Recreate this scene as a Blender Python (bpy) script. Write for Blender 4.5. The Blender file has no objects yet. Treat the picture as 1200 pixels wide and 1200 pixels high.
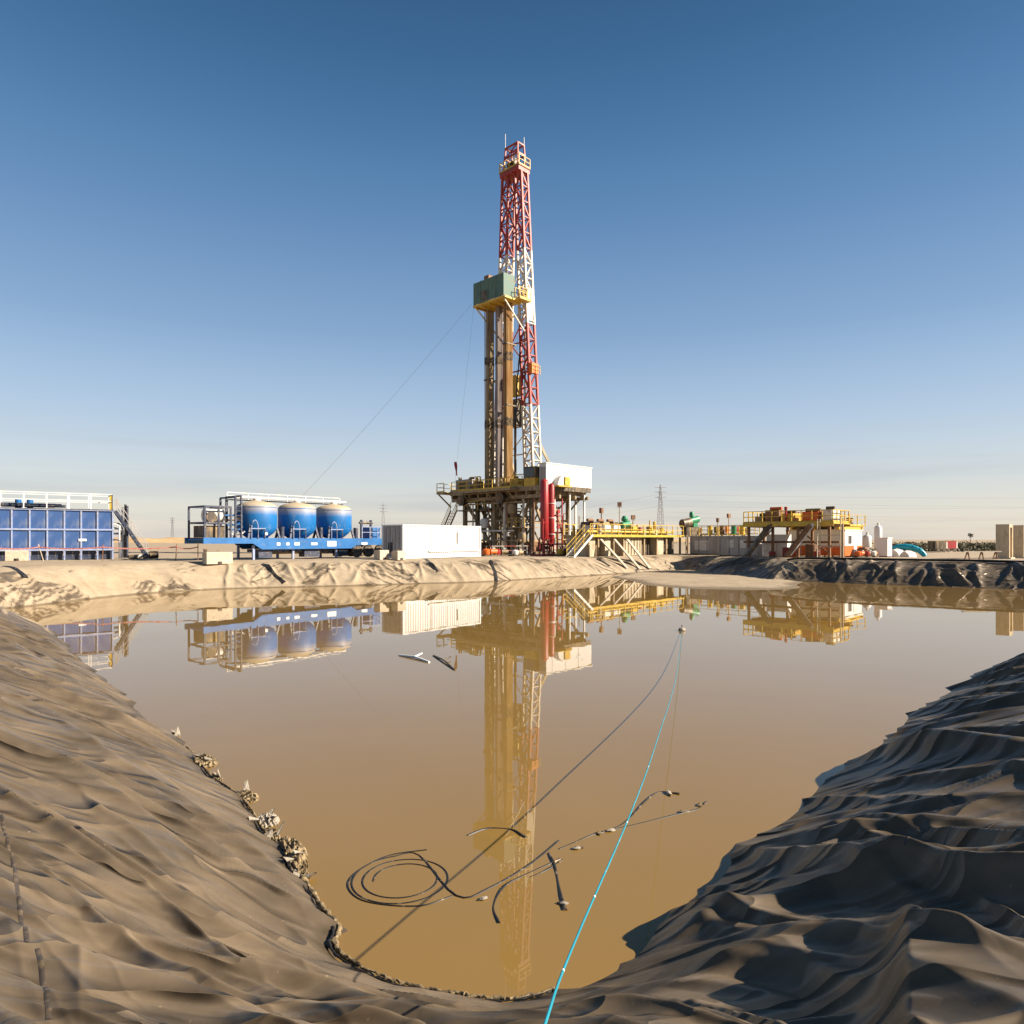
import bpy, math, random
import numpy as np
from mathutils import Vector, Matrix
random.seed(7)
scene = bpy.context.scene
COL = scene.collection
R = math.radians

# ------------------------------------------------------------------ camera
cam_d = bpy.data.cameras.new('camera'); cam = bpy.data.objects.new('camera', cam_d); COL.objects.link(cam)
cam.location = (0, 0, 3.2)
cam.rotation_euler = (R(90), 0, 0)
cam_d.sensor_width = 36.0
cam_d.lens = 36.0 * 800 / 1200
cam_d.shift_y = 32 / 1200
cam_d.clip_start = 0.05; cam_d.clip_end = 20000
scene.camera = cam

# ------------------------------------------------------------------ light
SUN = Vector((-1.80, 0.30, -1.0)).normalized()      # the way the light travels
TO = -SUN
ELEV = math.asin(TO.z); ROT = math.atan2(TO.x, TO.y)
world = bpy.data.worlds.new('World'); scene.world = world; world.use_nodes = True
wn = world.node_tree.nodes; wl = world.node_tree.links; wn.clear()
sky = wn.new('ShaderNodeTexSky'); sky.sky_type = 'NISHITA'; sky.sun_disc = False
sky.sun_elevation = ELEV; sky.sun_rotation = ROT
sky.altitude = 100; sky.air_density = 1.0; sky.dust_density = 0.5; sky.ozone_density = 1.5
# thin streaks of high cloud low over the horizon
tc = wn.new('ShaderNodeTexCoord'); mp = wn.new('ShaderNodeMapping'); mp.inputs['Scale'].default_value = (1.6, 1.6, 22)
mp.inputs['Rotation'].default_value = (0.02, 0.05, 0)
nz = wn.new('ShaderNodeTexNoise'); nz.inputs['Scale'].default_value = 1.5; nz.inputs['Detail'].default_value = 4
rp = wn.new('ShaderNodeValToRGB'); rp.color_ramp.elements[0].position = 0.46; rp.color_ramp.elements[1].position = 0.68
rp.color_ramp.elements[1].color = (.9, .9, .9, 1)
sx = wn.new('ShaderNodeSeparateXYZ')
band = wn.new('ShaderNodeValToRGB'); band.color_ramp.elements[0].position = 0.0; band.color_ramp.elements[0].color = (.6, .6, .6, 1)
band.color_ramp.elements[1].position = 0.20; band.color_ramp.elements[1].color = (0, 0, 0, 1)
mu = wn.new('ShaderNodeMath'); mu.operation = 'MULTIPLY'
mx = wn.new('ShaderNodeMix'); mx.data_type = 'RGBA'; mx.inputs['B'].default_value = (4.6, 4.9, 5.5, 1)
bg = wn.new('ShaderNodeBackground'); bg.inputs['Strength'].default_value = 0.05
wo = wn.new('ShaderNodeOutputWorld')
wl.new(tc.outputs['Generated'], mp.inputs['Vector']); wl.new(mp.outputs[0], nz.inputs['Vector']); wl.new(nz.outputs['Fac'], rp.inputs['Fac'])
wl.new(tc.outputs['Generated'], sx.inputs[0]); wl.new(sx.outputs['Z'], band.inputs['Fac'])
wl.new(rp.outputs[0], mu.inputs[0]); wl.new(band.outputs[0], mu.inputs[1]); wl.new(mu.outputs[0], mx.inputs['Factor'])
hs = wn.new('ShaderNodeHueSaturation'); hs.inputs['Saturation'].default_value = 1.28; wl.new(sky.outputs[0], hs.inputs['Color'])
# dust haze standing all round the horizon, thinning upwards
hz = wn.new('ShaderNodeValToRGB'); hz.color_ramp.interpolation = 'B_SPLINE'; wl.new(sx.outputs['Z'], hz.inputs['Fac'])
el = hz.color_ramp.elements
el[0].position = 0.0; el[0].color = (.90, .79, .71, 1); el[1].position = 1.0; el[1].color = (.012, .040, .100, 1)
for pos, c_ in ((.065, (.82, .79, .745)), (.165, (.56, .71, .89)), (.28, (.31, .475, .72)), (.475, (.082, .235, .485)), (.64, (.034, .100, .215))):
    el.new(pos).color = (*c_, 1)
sc_ = wn.new('ShaderNodeVectorMath'); sc_.operation = 'SCALE'; sc_.inputs['Scale'].default_value = 9.9; wl.new(hz.outputs[0], sc_.inputs[0])
mh = wn.new('ShaderNodeMix'); mh.data_type = 'RGBA'; mh.inputs['Factor'].default_value = .72
wl.new(sc_.outputs[0], mh.inputs['B']); wl.new(hs.outputs[0], mh.inputs['A'])
wl.new(mh.outputs['Result'], mx.inputs['A']); dim = wn.new('ShaderNodeVectorMath'); dim.operation = 'SCALE'; dim.inputs['Scale'].default_value = .85
wl.new(mx.outputs['Result'], dim.inputs[0]); wl.new(dim.outputs[0], bg.inputs['Color']); wl.new(bg.outputs[0], wo.inputs['Surface'])
sun_d = bpy.data.lights.new('sun', 'SUN'); sun = bpy.data.objects.new('sun', sun_d); COL.objects.link(sun)
sun_d.energy = 5.0; sun_d.angle = R(0.5); sun_d.color = (1.0, 0.885, 0.735)
sun.rotation_euler = TO.to_track_quat('Z', 'Y').to_euler()
sun.location = (60, -20, 60)
scene.view_settings.view_transform = 'Standard'; scene.view_settings.look = 'None'
scene.view_settings.exposure = 1.23; scene.view_settings.gamma = 1
scene.render.engine = 'CYCLES'; scene.cycles.max_bounces = 6

# ------------------------------------------------------------------ helpers
def tag(o, label=None, cat=None, group=None, kind=None):
    if label: o['label'] = label
    if cat: o['category'] = cat
    if group: o['group'] = group
    if kind: o['kind'] = kind
    return o

def empty(name, loc, rz=0, label=None, cat=None, group=None):
    o = bpy.data.objects.new(name, None); COL.objects.link(o)
    o.location = loc; o.rotation_euler = (0, 0, rz)
    return tag(o, label, cat, group)

def perp(d):
    up = Vector((0, 0, 1)) if abs(d.z) < 0.95 else Vector((1, 0, 0))
    a = d.cross(up).normalized()
    return a, a.cross(d).normalized()

class MB:
    def __init__(s): s.v = []; s.f = []
    def add(s, vs, fs):
        n = len(s.v); s.v += [tuple(p) for p in vs]; s.f += [tuple(i + n for i in f) for f in fs]; return s
    def box(s, x0, x1, y0, y1, z0, z1):
        return s.add([(x0,y0,z0),(x1,y0,z0),(x1,y1,z0),(x0,y1,z0),(x0,y0,z1),(x1,y0,z1),(x1,y1,z1),(x0,y1,z1)],
                     [(0,3,2,1),(4,5,6,7),(0,1,5,4),(1,2,6,5),(2,3,7,6),(3,0,4,7)])
    def beam(s, p, q, w, h=None):
        p = Vector(p); q = Vector(q); h = h or w; d = (q - p)
        if d.length < 1e-5: return s
        a, b = perp(d.normalized()); a = a * w / 2; b = b * h / 2
        return s.add([p-a-b, p+a-b, p+a+b, p-a+b, q-a-b, q+a-b, q+a+b, q-a+b],
                     [(0,3,2,1),(4,5,6,7),(0,1,5,4),(1,2,6,5),(2,3,7,6),(3,0,4,7)])
    def cyl(s, p, q, r, n=10, r2=None):
        p = Vector(p); q = Vector(q); a, b = perp((q - p).normalized()); r2 = r if r2 is None else r2
        vs = []
        for c, rr in ((p, r), (q, r2)):
            for i in range(n):
                t = 2 * math.pi * i / n; vs.append(c + (a * math.cos(t) + b * math.sin(t)) * rr)
        fs = [(i, (i+1) % n, n + (i+1) % n, n + i) for i in range(n)] + [tuple(range(n-1, -1, -1)), tuple(range(n, 2*n))]
        return s.add(vs, fs)
    def tube(s, pts, r, n=6, jit=0):
        pts = [Vector(p) for p in pts]; vs = []; m = len(pts)
        for k, p in enumerate(pts):
            d = (pts[min(k+1, m-1)] - pts[max(k-1, 0)]).normalized(); a, b = perp(d)
            rr = (r[k] if hasattr(r, '__len__') else r)
            for i in range(n):
                t = 2 * math.pi * i / n; vs.append(p + (a * math.cos(t) + b * math.sin(t)) * rr * (1 + random.uniform(-jit, jit)))
        fs = [(k*n+i, k*n+(i+1) % n, (k+1)*n+(i+1) % n, (k+1)*n+i) for k in range(m-1) for i in range(n)]
        fs += [tuple(range(n-1, -1, -1)), tuple(range((m-1)*n, m*n))]
        return s.add(vs, fs)
    def lathe(s, prof, c=(0,0,0), n=28):
        vs = []; m = len(prof); cx, cy, cz = c
        for (r, z) in prof:
            for i in range(n):
                t = 2 * math.pi * i / n; vs.append((cx + r*math.cos(t), cy + r*math.sin(t), cz + z))
        fs = [(k*n+i, k*n+(i+1) % n, (k+1)*n+(i+1) % n, (k+1)*n+i) for k in range(m-1) for i in range(n)]
        fs += [tuple(range(n-1, -1, -1)), tuple(range((m-1)*n, m*n))]
        return s.add(vs, fs)
    def prism(s, poly, axis, a0, a1):      # poly in the plane across the axis, swept from a0 to a1
        n = len(poly)
        def P(p, a): return (a, p[0], p[1]) if axis == 'x' else ((p[0], a, p[1]) if axis == 'y' else (p[0], p[1], a))
        vs = [P(p, a0) for p in poly] + [P(p, a1) for p in poly]
        return s.add(vs, [tuple(range(n-1, -1, -1)), tuple(range(n, 2*n))] + [(i, (i+1) % n, n + (i+1) % n, n + i) for i in range(n)])
    def mesh(s, name, mat, smooth=False):
        me = bpy.data.meshes.new(name); me.from_pydata(s.v, [], s.f)
        me.materials.append(mat)
        if smooth:
            me.polygons.foreach_set('use_smooth', [True] * len(me.polygons))
            try: me.set_sharp_from_angle(angle=R(40))
            except Exception: pass
        me.update(); return me
    def build(s, name, mat, parent=None, smooth=False, kind=None):
        return link(name, s.mesh(name, mat, smooth), parent, kind)

def link(name, me, parent=None, kind=None, loc=None, rot=None, sc=None):
    o = bpy.data.objects.new(name, me); COL.objects.link(o)
    if parent: o.parent = parent
    if loc: o.location = loc
    if rot: o.rotation_euler = rot
    if sc: o.scale = sc
    if kind: o['kind'] = kind
    return o

def copy_tree(o, parent=None):
    c = o.copy(); COL.objects.link(c); c.parent = parent
    for ch in list(o.children): copy_tree(ch, c)
    return c

# ------------------------------------------------------------------ materials
def mat(name, col, rough=0.6, metal=0.0, var=0.18, dirt=None, damt=0.0, scale=1.5, bump=0.0, streak=1.0, spec=0.4, dz=None):
    """procedural paint / metal / cloth: colour that drifts, dirt patches and streaks, fine relief; dz = local heights between which settled dust fades in"""
    m = bpy.data.materials.new(name); m.use_nodes = True; nt = m.node_tree; N = nt.nodes; L = nt.links
    b = N['Principled BSDF']; b.inputs['Metallic'].default_value = metal; b.inputs['Specular IOR Level'].default_value = spec
    t = N.new('ShaderNodeTexCoord'); mp = N.new('ShaderNodeMapping'); mp.inputs['Scale'].default_value = (1, 1, streak)
    L.new(t.outputs['Object'], mp.inputs['Vector'])
    n1 = N.new('ShaderNodeTexNoise'); n1.inputs['Scale'].default_value = scale; n1.inputs['Detail'].default_value = 6; n1.inputs['Roughness'].default_value = .65
    L.new(mp.outputs[0], n1.inputs['Vector'])
    r = N.new('ShaderNodeValToRGB'); c = Vector(col)
    r.color_ramp.elements[0].position = .3; r.color_ramp.elements[1].position = .7
    r.color_ramp.elements[0].color = (*(c * (1 - var)), 1); r.color_ramp.elements[1].color = (*[min(.95, x * (1 + var)) for x in col], 1)
    L.new(n1.outputs['Fac'], r.inputs['Fac']); out = r.outputs['Color']
    if dirt:
        n2 = N.new('ShaderNodeTexNoise'); n2.inputs['Scale'].default_value = scale * 2.3; n2.inputs['Detail'].default_value = 8; n2.inputs['Roughness'].default_value = .7
        L.new(mp.outputs[0], n2.inputs['Vector'])
        r2 = N.new('ShaderNodeValToRGB'); r2.color_ramp.elements[0].position = .62 - .32 * damt; r2.color_ramp.elements[1].position = .82 - .28 * damt
        L.new(n2.outputs['Fac'], r2.inputs['Fac']); fac = r2.outputs['Color']
        if dz:
            sp = N.new('ShaderNodeSeparateXYZ'); L.new(t.outputs['Object'], sp.inputs[0])
            mr = N.new('ShaderNodeMapRange'); mr.inputs['From Min'].default_value = dz[0]; mr.inputs['From Max'].default_value = dz[1]
            L.new(sp.outputs['Z'], mr.inputs['Value'])
            ad = N.new('ShaderNodeMath'); ad.operation = 'MULTIPLY_ADD'; ad.use_clamp = True
            L.new(fac, ad.inputs[0]); ad.inputs[1].default_value = .35; L.new(mr.outputs[0], ad.inputs[2]); fac = ad.outputs[0]
        mx = N.new('ShaderNodeMix'); mx.data_type = 'RGBA'; mx.inputs['B'].default_value = (*dirt, 1)
        L.new(fac, mx.inputs['Factor']); L.new(out, mx.inputs['A']); out = mx.outputs['Result']
    L.new(out, b.inputs['Base Color'])
    rr = N.new('ShaderNodeMapRange'); rr.inputs['To Min'].default_value = max(.05, rough - .12); rr.inputs['To Max'].default_value = min(1, rough + .12)
    L.new(n1.outputs['Fac'], rr.inputs['Value']); L.new(rr.outputs[0], b.inputs['Roughness'])
    if bump:
        bp = N.new('ShaderNodeBump'); bp.inputs['Strength'].default_value = bump; bp.inputs['Distance'].default_value = .05
        L.new(n1.outputs['Fac'], bp.inputs['Height']); L.new(bp.outputs[0], b.inputs['Normal'])
    return m

DUST = (.42, .31, .19)
RUST = (.17, .075, .03)
M = dict(
    blue=mat('blue_paint', (.008, .105, .30), .45, 0, .2, (.16, .17, .22), .25, .9),
    tankblue=mat('tank_blue', (.030, .078, .215), .5, 0, .25, (.13, .15, .21), .35, .8, streak=.35),
    paleblue=mat('pale_blue', (.22, .27, .42), .5, 0, .2, (.4, .36, .3), .4, 2),
    siloblue=mat('silo_blue', (.005, .115, .33), .52, 0, .18, (.44, .35, .23), .2, 1.1, dz=(1.75, 2.6), streak=.5),
    navy=mat('dark_steel_blue', (.03, .04, .07), .5, .2, .3, DUST, .25, 3),
    white=mat('white_paint', (.62, .61, .585), .5, 0, .05, (.55, .47, .36), .16, .9, streak=.3),
    offwhite=mat('off_white_paint', (.62, .59, .54), .6, 0, .1, (.36, .28, .19), .3, 1.2),
    red=mat('red_paint', (.30, .016, .018), .42, 0, .3, (.16, .05, .035), .4, 1.5, streak=.4),
    mastred=mat('mast_red', (.29, .028, .017), .5, 0, .25, (.20, .09, .06), .35, 1.2),
    mastwhite=mat('mast_white', (.56, .51, .44), .55, 0, .15, (.32, .22, .13), .4, 1.2),
    yellow=mat('safety_yellow', (.52, .33, .035), .5, 0, .2, (.25, .15, .05), .35, 2),
    orange=mat('orange_paint', (.58, .11, .012), .5, 0, .15, (.3, .12, .05), .25, 1.5),
    green=mat('motor_green', (.02, .19, .085), .45, 0, .2, (.12, .12, .07), .25, 2),
    windgreen=mat('windwall_green', (.07, .14, .11), .6, 0, .25, (.15, .11, .06), .35, 1.2),
    steel=mat('muddy_steel', (.24, .175, .10), .6, .1, .4, (.42, .30, .17), .5, 1.3, streak=.4),
    drilled=mat('dark_oily_steel', (.055, .042, .03), .5, .2, .4, (.26, .18, .09), .5, 1.3, streak=.3),
    pipe=mat('rusty_drill_pipe', (.29, .145, .045), .55, .15, .4, (.44, .30, .13), .55, .6, streak=.12),
    pipedark=mat('muddy_drill_pipe', (.25, .18, .095), .6, .1, .4, (.38, .29, .17), .55, .8, streak=.2),
    pipegrey=mat('grey_drill_pipe', (.24, .20, .19), .5, .2, .3, (.36, .28, .2), .4, .8, streak=.2),
    black=mat('black_rubber', (.014, .013, .012), .5, 0, .3, DUST, .18, 4),
    tyre=mat('dusty_tyre', (.035, .03, .026), .8, 0, .3, DUST, .45, 5),
    concrete=mat('concrete', (.48, .40, .30), .85, 0, .15, (.30, .23, .15), .35, 2.5, bump=.3),
    wallcon=mat('beige_concrete', (.50, .40, .27), .85, 0, .15, (.28, .21, .13), .35, 1.5, bump=.3, streak=.4),
    greytank=mat('grey_tank_paint', (.33, .31, .29), .55, 0, .12, (.24, .19, .13), .35, 1.2, streak=.4),
    tanktan=mat('mud_stained_tank', (.42, .35, .24), .65, 0, .25, (.20, .14, .08), .4, .9, streak=.35),
    wood=mat('weathered_plank', (.40, .34, .26), .8, 0, .2, (.2, .15, .1), .3, 3, streak=.2),
    brown=mat('rust_brown_steel', (.17, .085, .04), .65, .1, .3, (.3, .16, .07), .4, 1.5),
    glass=mat('dark_glass', (.02, .025, .03), .08, 0, .1, spec=.6),
    turq=mat('turquoise_sheet', (.012, .26, .36), .4, 0, .15, (.1, .35, .42), .2, 1.5),
    rope=mat('turquoise_rope', (.008, .22, .30), .6, 0, .2, (.30, .40, .40), .2, 3),
    mark=mat('white_marking', (.75, .74, .71), .6, 0, .04),
    logo=mat('faded_logo_paint', (.36, .42, .50), .6, 0, .1),
    pylon=mat('far_galvanised_steel', (.30, .30, .31), .6, .3, .1),
    crust=mat('dried_mud_crust', (.26, .19, .10), .8, 0, .5, (.03, .022, .014), .6, 9, bump=.6),
    foam=mat('dirty_foam', (.32, .28, .22), .7, 0, .2, (.2, .14, .08), .35, 20, bump=.5),
    tape=mat('barrier_tape_red', (.45, .10, .08), .6, 0, .3, (.6, .5, .42), .5, 6),
    cloth=mat('red_flag_cloth', (.30, .01, .02), .7, 0, .2),
)

# ------------------------------------------------------------------ ground form
def _perm(seed):
    rs = np.random.RandomState(seed); p = rs.permutation(256); return np.concatenate([p, p]), rs.rand(256) * 2 * np.pi
_tabs = {}
def perlin(x, y, seed=0):
    if seed not in _tabs: _tabs[seed] = _perm(seed)
    P, A = _tabs[seed]
    xi = np.floor(x).astype(int); yi = np.floor(y).astype(int); xf = x - xi; yf = y - yi
    u = xf*xf*xf*(xf*(xf*6-15)+10); v = yf*yf*yf*(yf*(yf*6-15)+10)
    def g(ix, iy, dx, dy):
        a = A[P[(P[ix & 255] + iy) & 255]]; return np.cos(a)*dx + np.sin(a)*dy
    n00 = g(xi, yi, xf, yf); n10 = g(xi+1, yi, xf-1, yf); n01 = g(xi, yi+1, xf, yf-1); n11 = g(xi+1, yi+1, xf-1, yf-1)
    return ((n00*(1-u)+n10*u)*(1-v) + (n01*(1-u)+n11*u)*v) * 1.5
def sstep(a, b, x):
    t = np.clip((x - a) / (b - a), 0, 1); return t*t*(3-2*t)
def ridge(x, y, seed, k=1.0):
    return np.clip(1 - np.sqrt(perlin(x, y, seed)**2 + .0012) * 2.0, 0, 1) ** k

POND = [(-.06,4.80),(.36,4.92),(.72,5.16),(1.15,5.55),(2.6,7.5),(4.3,9.4),(8.2,13.6),(10.9,16.1),(14.2,18.7),(36,41),
        (31.4,44.2),(24.6,49.2),(20.2,53.5),(18.7,62),(18,71.5),(7.6,61),(-1.1,52),(-10,47.4),(-18.5,44),(-21,42),(-22.4,37.6),(-23.2,31.6),
        (-15.8,23.7),(-11.2,17.9),(-5.6,11.2),(-3.15,8.3),(-1.95,6.5),(-1.25,5.25),(-.75,4.96)]
PP = np.array(POND, float)
def pond_sdf(x, y):
    d2 = np.full(x.shape, 1e18); inside = np.zeros(x.shape, bool); n = len(PP)
    for i in range(n):
        ax, ay = PP[i]; bx, by = PP[(i+1) % n]; ex, ey = bx-ax, by-ay
        t = np.clip(((x-ax)*ex + (y-ay)*ey) / (ex*ex+ey*ey), 0, 1)
        d2 = np.minimum(d2, (x-ax-t*ex)**2 + (y-ay-t*ey)**2)
        c = ((ay > y) != (by > y)) & (x < ex*(y-ay)/(ey+1e-12)+ax); inside ^= c
    return np.sqrt(d2) * np.where(inside, -1, 1)

def seg_fold(x, y, pts, amp, wl, wr, taper=.25):
    """one fold of the sheet along a polyline; wl / wr = width on its left and right"""
    best = np.full(x.shape, 1e9); sd = np.zeros(x.shape); tt = np.zeros(x.shape)
    P_ = np.array(pts, float); ls = np.sqrt(((P_[1:]-P_[:-1])**2).sum(1)); cum = np.concatenate([[0], np.cumsum(ls)]); T = cum[-1]
    for i in range(len(P_)-1):
        ax, ay = P_[i]; ex, ey = P_[i+1]-P_[i]
        t = np.clip(((x-ax)*ex+(y-ay)*ey)/(ex*ex+ey*ey), 0, 1)
        dx = x-ax-t*ex; dy = y-ay-t*ey; d = np.hypot(dx, dy); m = d < best
        best = np.where(m, d, best); sd = np.where(m, np.sign(ex*dy-ey*dx), sd); tt = np.where(m, (cum[i]+t*ls[i])/T, tt)
    w = np.where(sd > 0, wl, wr)
    prof = 1/(1+(best/w)**2) * np.exp(-(best/(w*3.2))**2)
    return amp * prof * sstep(0, taper, tt) * sstep(0, taper, 1-tt)

def fold_field(x, y, folds):
    """each fold: a bent line with a sharp crest, concave flanks and tapering ends; flanks may differ"""
    out = np.zeros(x.shape); xf = x.ravel(); yf = y.ravel(); of = out.ravel()
    for (px, py, ang, ln, amp, w1, w2, bend, sh) in folds:
        c, s_ = math.cos(ang), math.sin(ang); reach = 4.5*max(w1, w2)
        rad = ln*.5 + reach + abs(bend)
        m = np.nonzero((np.abs(xf-px) < rad) & (np.abs(yf-py) < rad))[0]
        if not len(m): continue
        dx = xf[m]-px; dy = yf[m]-py; p = dx*c+dy*s_; q = -dx*s_+dy*c
        t = np.clip(p/(ln*.5), -1, 1); q = q - bend*(1-t*t) - .10*ln*.12*np.sin(t*5+sh) 
        w = np.where(q > 0, w1, w2)*(1+.35*t)
        e = np.sqrt(q*q + (.2*w)**2) - .2*w
        f = amp*np.exp(-e/w)*np.clip(1-t*t, 0, 1)**1.2*np.exp(-(q/(w*3))**2); o_ = of[m]
        of[m] = np.maximum(o_, f) + .35*np.minimum(o_, f)
    return of.reshape(x.shape)
def make_folds(n, seed, org, u, nrm, wmax, ang0, spread, amp, wid, ln, asym, smin=-1.0, smax=40):
    rs = np.random.RandomState(seed); out = []
    for i in range(n):
        s_ = smin + smax*rs.rand()**2.3; big = rs.rand()**1.7
        sc = (.75 + .5*big)*(1 + .035*s_)
        w_ = rs.uniform(-.3, wmax)
        px = org[0]+u[0]*s_+nrm[0]*w_; py = org[1]+u[1]*s_+nrm[1]*w_
        rd = math.hypot(px, py); wd = max(rs.uniform(*wid)*sc, 1.9*min(rd*rd/1350, .026+.0022*rd))
        a = rs.uniform(*amp)*sc
        out.append((px, py, R(ang0+rs.normal()*spread), rs.uniform(*ln)*sc, a, wd, max(wd*rs.uniform(*asym), 1.7*min(rd*rd/1350, .026+.0022*rd)), rs.normal()*.10*sc, rs.uniform(0, 6)))
    return out
LEFT_FOLDS = (make_folds(300, 3, (0, 4.2), (-.65, .76), (-.76, -.65), 3.8, -17, 8, (.04, .11), (.035, .095), (2.0, 6.0), (.35, 2.6))
            + make_folds(500, 4, (0, 4.2), (-.65, .76), (-.76, -.65), 3.8, -13, 14, (.014, .038), (.014, .038), (.9, 3.2), (.5, 1.6)))
RIGHT_FOLDS = (make_folds(80, 5, (.6, 4.6), (.70, .71), (.71, -.70), 3.4, -48, 14, (.09, .21), (.12, .28), (1.8, 4.0), (.3, .8))
             + make_folds(260, 6, (.6, 4.6), (.70, .71), (.71, -.70), 3.4, -30, 28, (.02, .09), (.04, .11), (.7, 2.4), (.4, 1.3)))
def far_folds(n, seed, p0, p1, out, ang0, spread, amp, wid):
    rs = np.random.RandomState(seed); r_ = []
    for i in range(n):
        t = rs.rand(); w_ = rs.uniform(.3, 2.4)
        r_.append((p0[0]+(p1[0]-p0[0])*t+out[0]*w_, p0[1]+(p1[1]-p0[1])*t+out[1]*w_, R(ang0+rs.normal()*spread), rs.uniform(1.5, 4.5), rs.uniform(*amp), rs.uniform(*wid), rs.uniform(*wid), rs.normal()*.25, rs.uniform(0, 6)))
    return r_
FAR_FOLDS = (far_folds(45, 71, (-24, 30), (-18.5, 44), (-.9, .4), -10, 25, (.05, .2), (.07, .25)) + far_folds(60, 72, (-18.5, 44), (-1.1, 52), (-.4, .9), -50, 22, (.06, .22), (.07, .28))
           + far_folds(60, 73, (-1.1, 52), (18, 71.5), (-.7, .7), -40, 18, (.06, .24), (.07, .28)) + far_folds(30, 74, (18, 71.5), (20.2, 53.5), (1, .1), 15, 25, (.08, .26), (.08, .28))
           + far_folds(80, 75, (20.2, 53.5), (36, 41), (.6, .8), 60, 30, (.08, .30), (.08, .30)))

FOLDS = [([(1.30, 2.1), (1.70, 2.9), (2.05, 3.5), (2.5, 4.3)], .25, .12, .95), ([(.9, 5.15), (1.6, 5.35), (2.5, 5.35), (3.3, 5.0)], .13, .45, .12), ([(1.0, 4.5), (1.9, 4.35), (2.7, 3.9)], .08, .3, .10)]      # points, height, left width, right width
def pad_z(x, y):
    return 1.72 - .24 * sstep(45, 75, y)
def far_mask(x, y):      # 0 near banks, 1 far banks
    return sstep(22, 32, np.hypot(x, y))
def ground_z(x, y, fine=True):
    x = np.asarray(x, float); y = np.asarray(y, float)
    d = pond_sdf(x, y); far = far_mask(x, y); right = sstep(.1, 1.3, x - .12*y)
    d = d + far * .35 * perlin(x*.16, y*.16, 41) * sstep(-3, 0, d)
    z0 = pad_z(x, y); slope = .52 - .14*right*(1-far) + .06*far
    dd = np.maximum(d, -4)
    k = .35; lin = dd*slope
    z = np.where(dd > 0, z0 - np.log1p(np.exp(np.clip((z0-lin)/k, -30, 30)))*k, lin - np.log1p(np.exp(np.clip(-(z0)/k, -30, 30)))*k)
    # the mud flat at the far corner
    fx = (x-16.0)/7.5; fy = (y-57)/14.5
    bar = sstep(1.12, .75, np.hypot(fx - .22*fy, fy) + .12*perlin(x*.2, y*.2, 5)) * .16 - .07
    z = np.where(d < .4, np.maximum(z, np.where(bar > -.05, bar + .015*perlin(x*.7, y*.7, 6), -9)), z)
    if fine:
        w = np.zeros_like(z)
        near = (1-far)
        if near.max() > 0:
            # left bank: long folds running along the bank and a little down towards the near corner
            wl_ = fold_field(x, y, LEFT_FOLDS) + .03*perlin(x*.45, y*.45, 14) + .004*perlin(x*3, y*3, 19)
            # right bank: heavy folds lying up the bank
            wr_ = fold_field(x, y, RIGHT_FOLDS) + .07*perlin(x*.5, y*.5, 27) + .004*perlin(x*3, y*3, 29)
            wr_ = wr_*(.45 + .55*sstep(-.2, 1.0, d))
            wl_ = wl_*(.5 + .5*sstep(-.2, .8, d))
            w += near*(wl_*1.12*(1-right) + wr_*right - .06)
            for (pts, a, fl, fr) in FOLDS: w += near*seg_fold(x, y, pts, a, fl, fr)
        # far banks: creases of the sheet running down the slope, sand over them on the left
        fr = fold_field(x, y, FAR_FOLDS) + .10*perlin(x*.5, y*.5, 34) + .035*perlin(x*1.6, y*1.6, 35)
        w += far*(fr - .05)
        wet = sstep(-1.0, .1, d) * (1 - .9*sstep(2.6, 4.6, d)) 
        w = w*np.where(far > .5, sstep(-.3, .5, d)*(1-.93*sstep(2.6, 4.2, d)), wet)
        z = z + w
        # bare sand
        z = z + .04*perlin(x*.35, y*.35, 51)*sstep(3, 6, d) + .5*perlin(x*.013, y*.013, 52)*sstep(60, 160, d) + .012*perlin(x*2.1, y*2.1, 53)*sstep(3, 6, d)*far
    # camera side: the berm stands level behind the photographer
    return z

def sand_amount(x, y, d):
    far = far_mask(x, y)
    s = sstep(2.8, 4.0, d + .8*perlin(x*.5, y*.5, 61))*far
    leftfar = far*sstep(19.5, 17.5, x)*sstep(46, 40, -x*0+np.where(x < -14, 40, 40))
    al = x*.8 + y*.6; k_ = np.where(x < -12, -1.6, .9)
    q_ = al + k_*d + .5*perlin(x*.5, y*.5, 63)
    crs = np.maximum(ridge(q_*.75, d*.30+x*.05, 62, 2.2), .8*ridge(q_*1.6+5, d*.5+x*.07, 65, 2.2))
    patch = sstep(-.25, .25, perlin(x*.28+7, y*.28, 68) + .3*perlin(x*.9, y*.9, 69))
    s = np.maximum(s, leftfar*np.clip(.92 - .80*crs*patch, .1, 1))
    # mud flat and everything under water
    s = np.maximum(s, sstep(.1, -.2, d)*far)
    # far right: patchy dust only, one washed pale runnel
    s = np.maximum(s, far*sstep(.55, .75, perlin(x*.22+4, y*.22, 64)*.5+.5)*.55)
    run = sstep(1.3, .2, np.abs((x-22.5)*.75 - (y-55)*.66 + .5*perlin(x, y, 66)))*far*(x > 19)
    s = np.maximum(s, run*.6)
    heap = sstep(1.0, .7, np.hypot((x+19.2)/2.2, (y-45.2)/2.6) + .15*perlin(x*1.1, y*1.1, 67)); s = np.maximum(s*(1-.0*heap), heap)
    # pale heap spilled on the far left bank
    s = np.maximum(s, 1.0*sstep(20, 60, d)*1.0)
    return np.clip(s, 0, 1)

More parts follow.
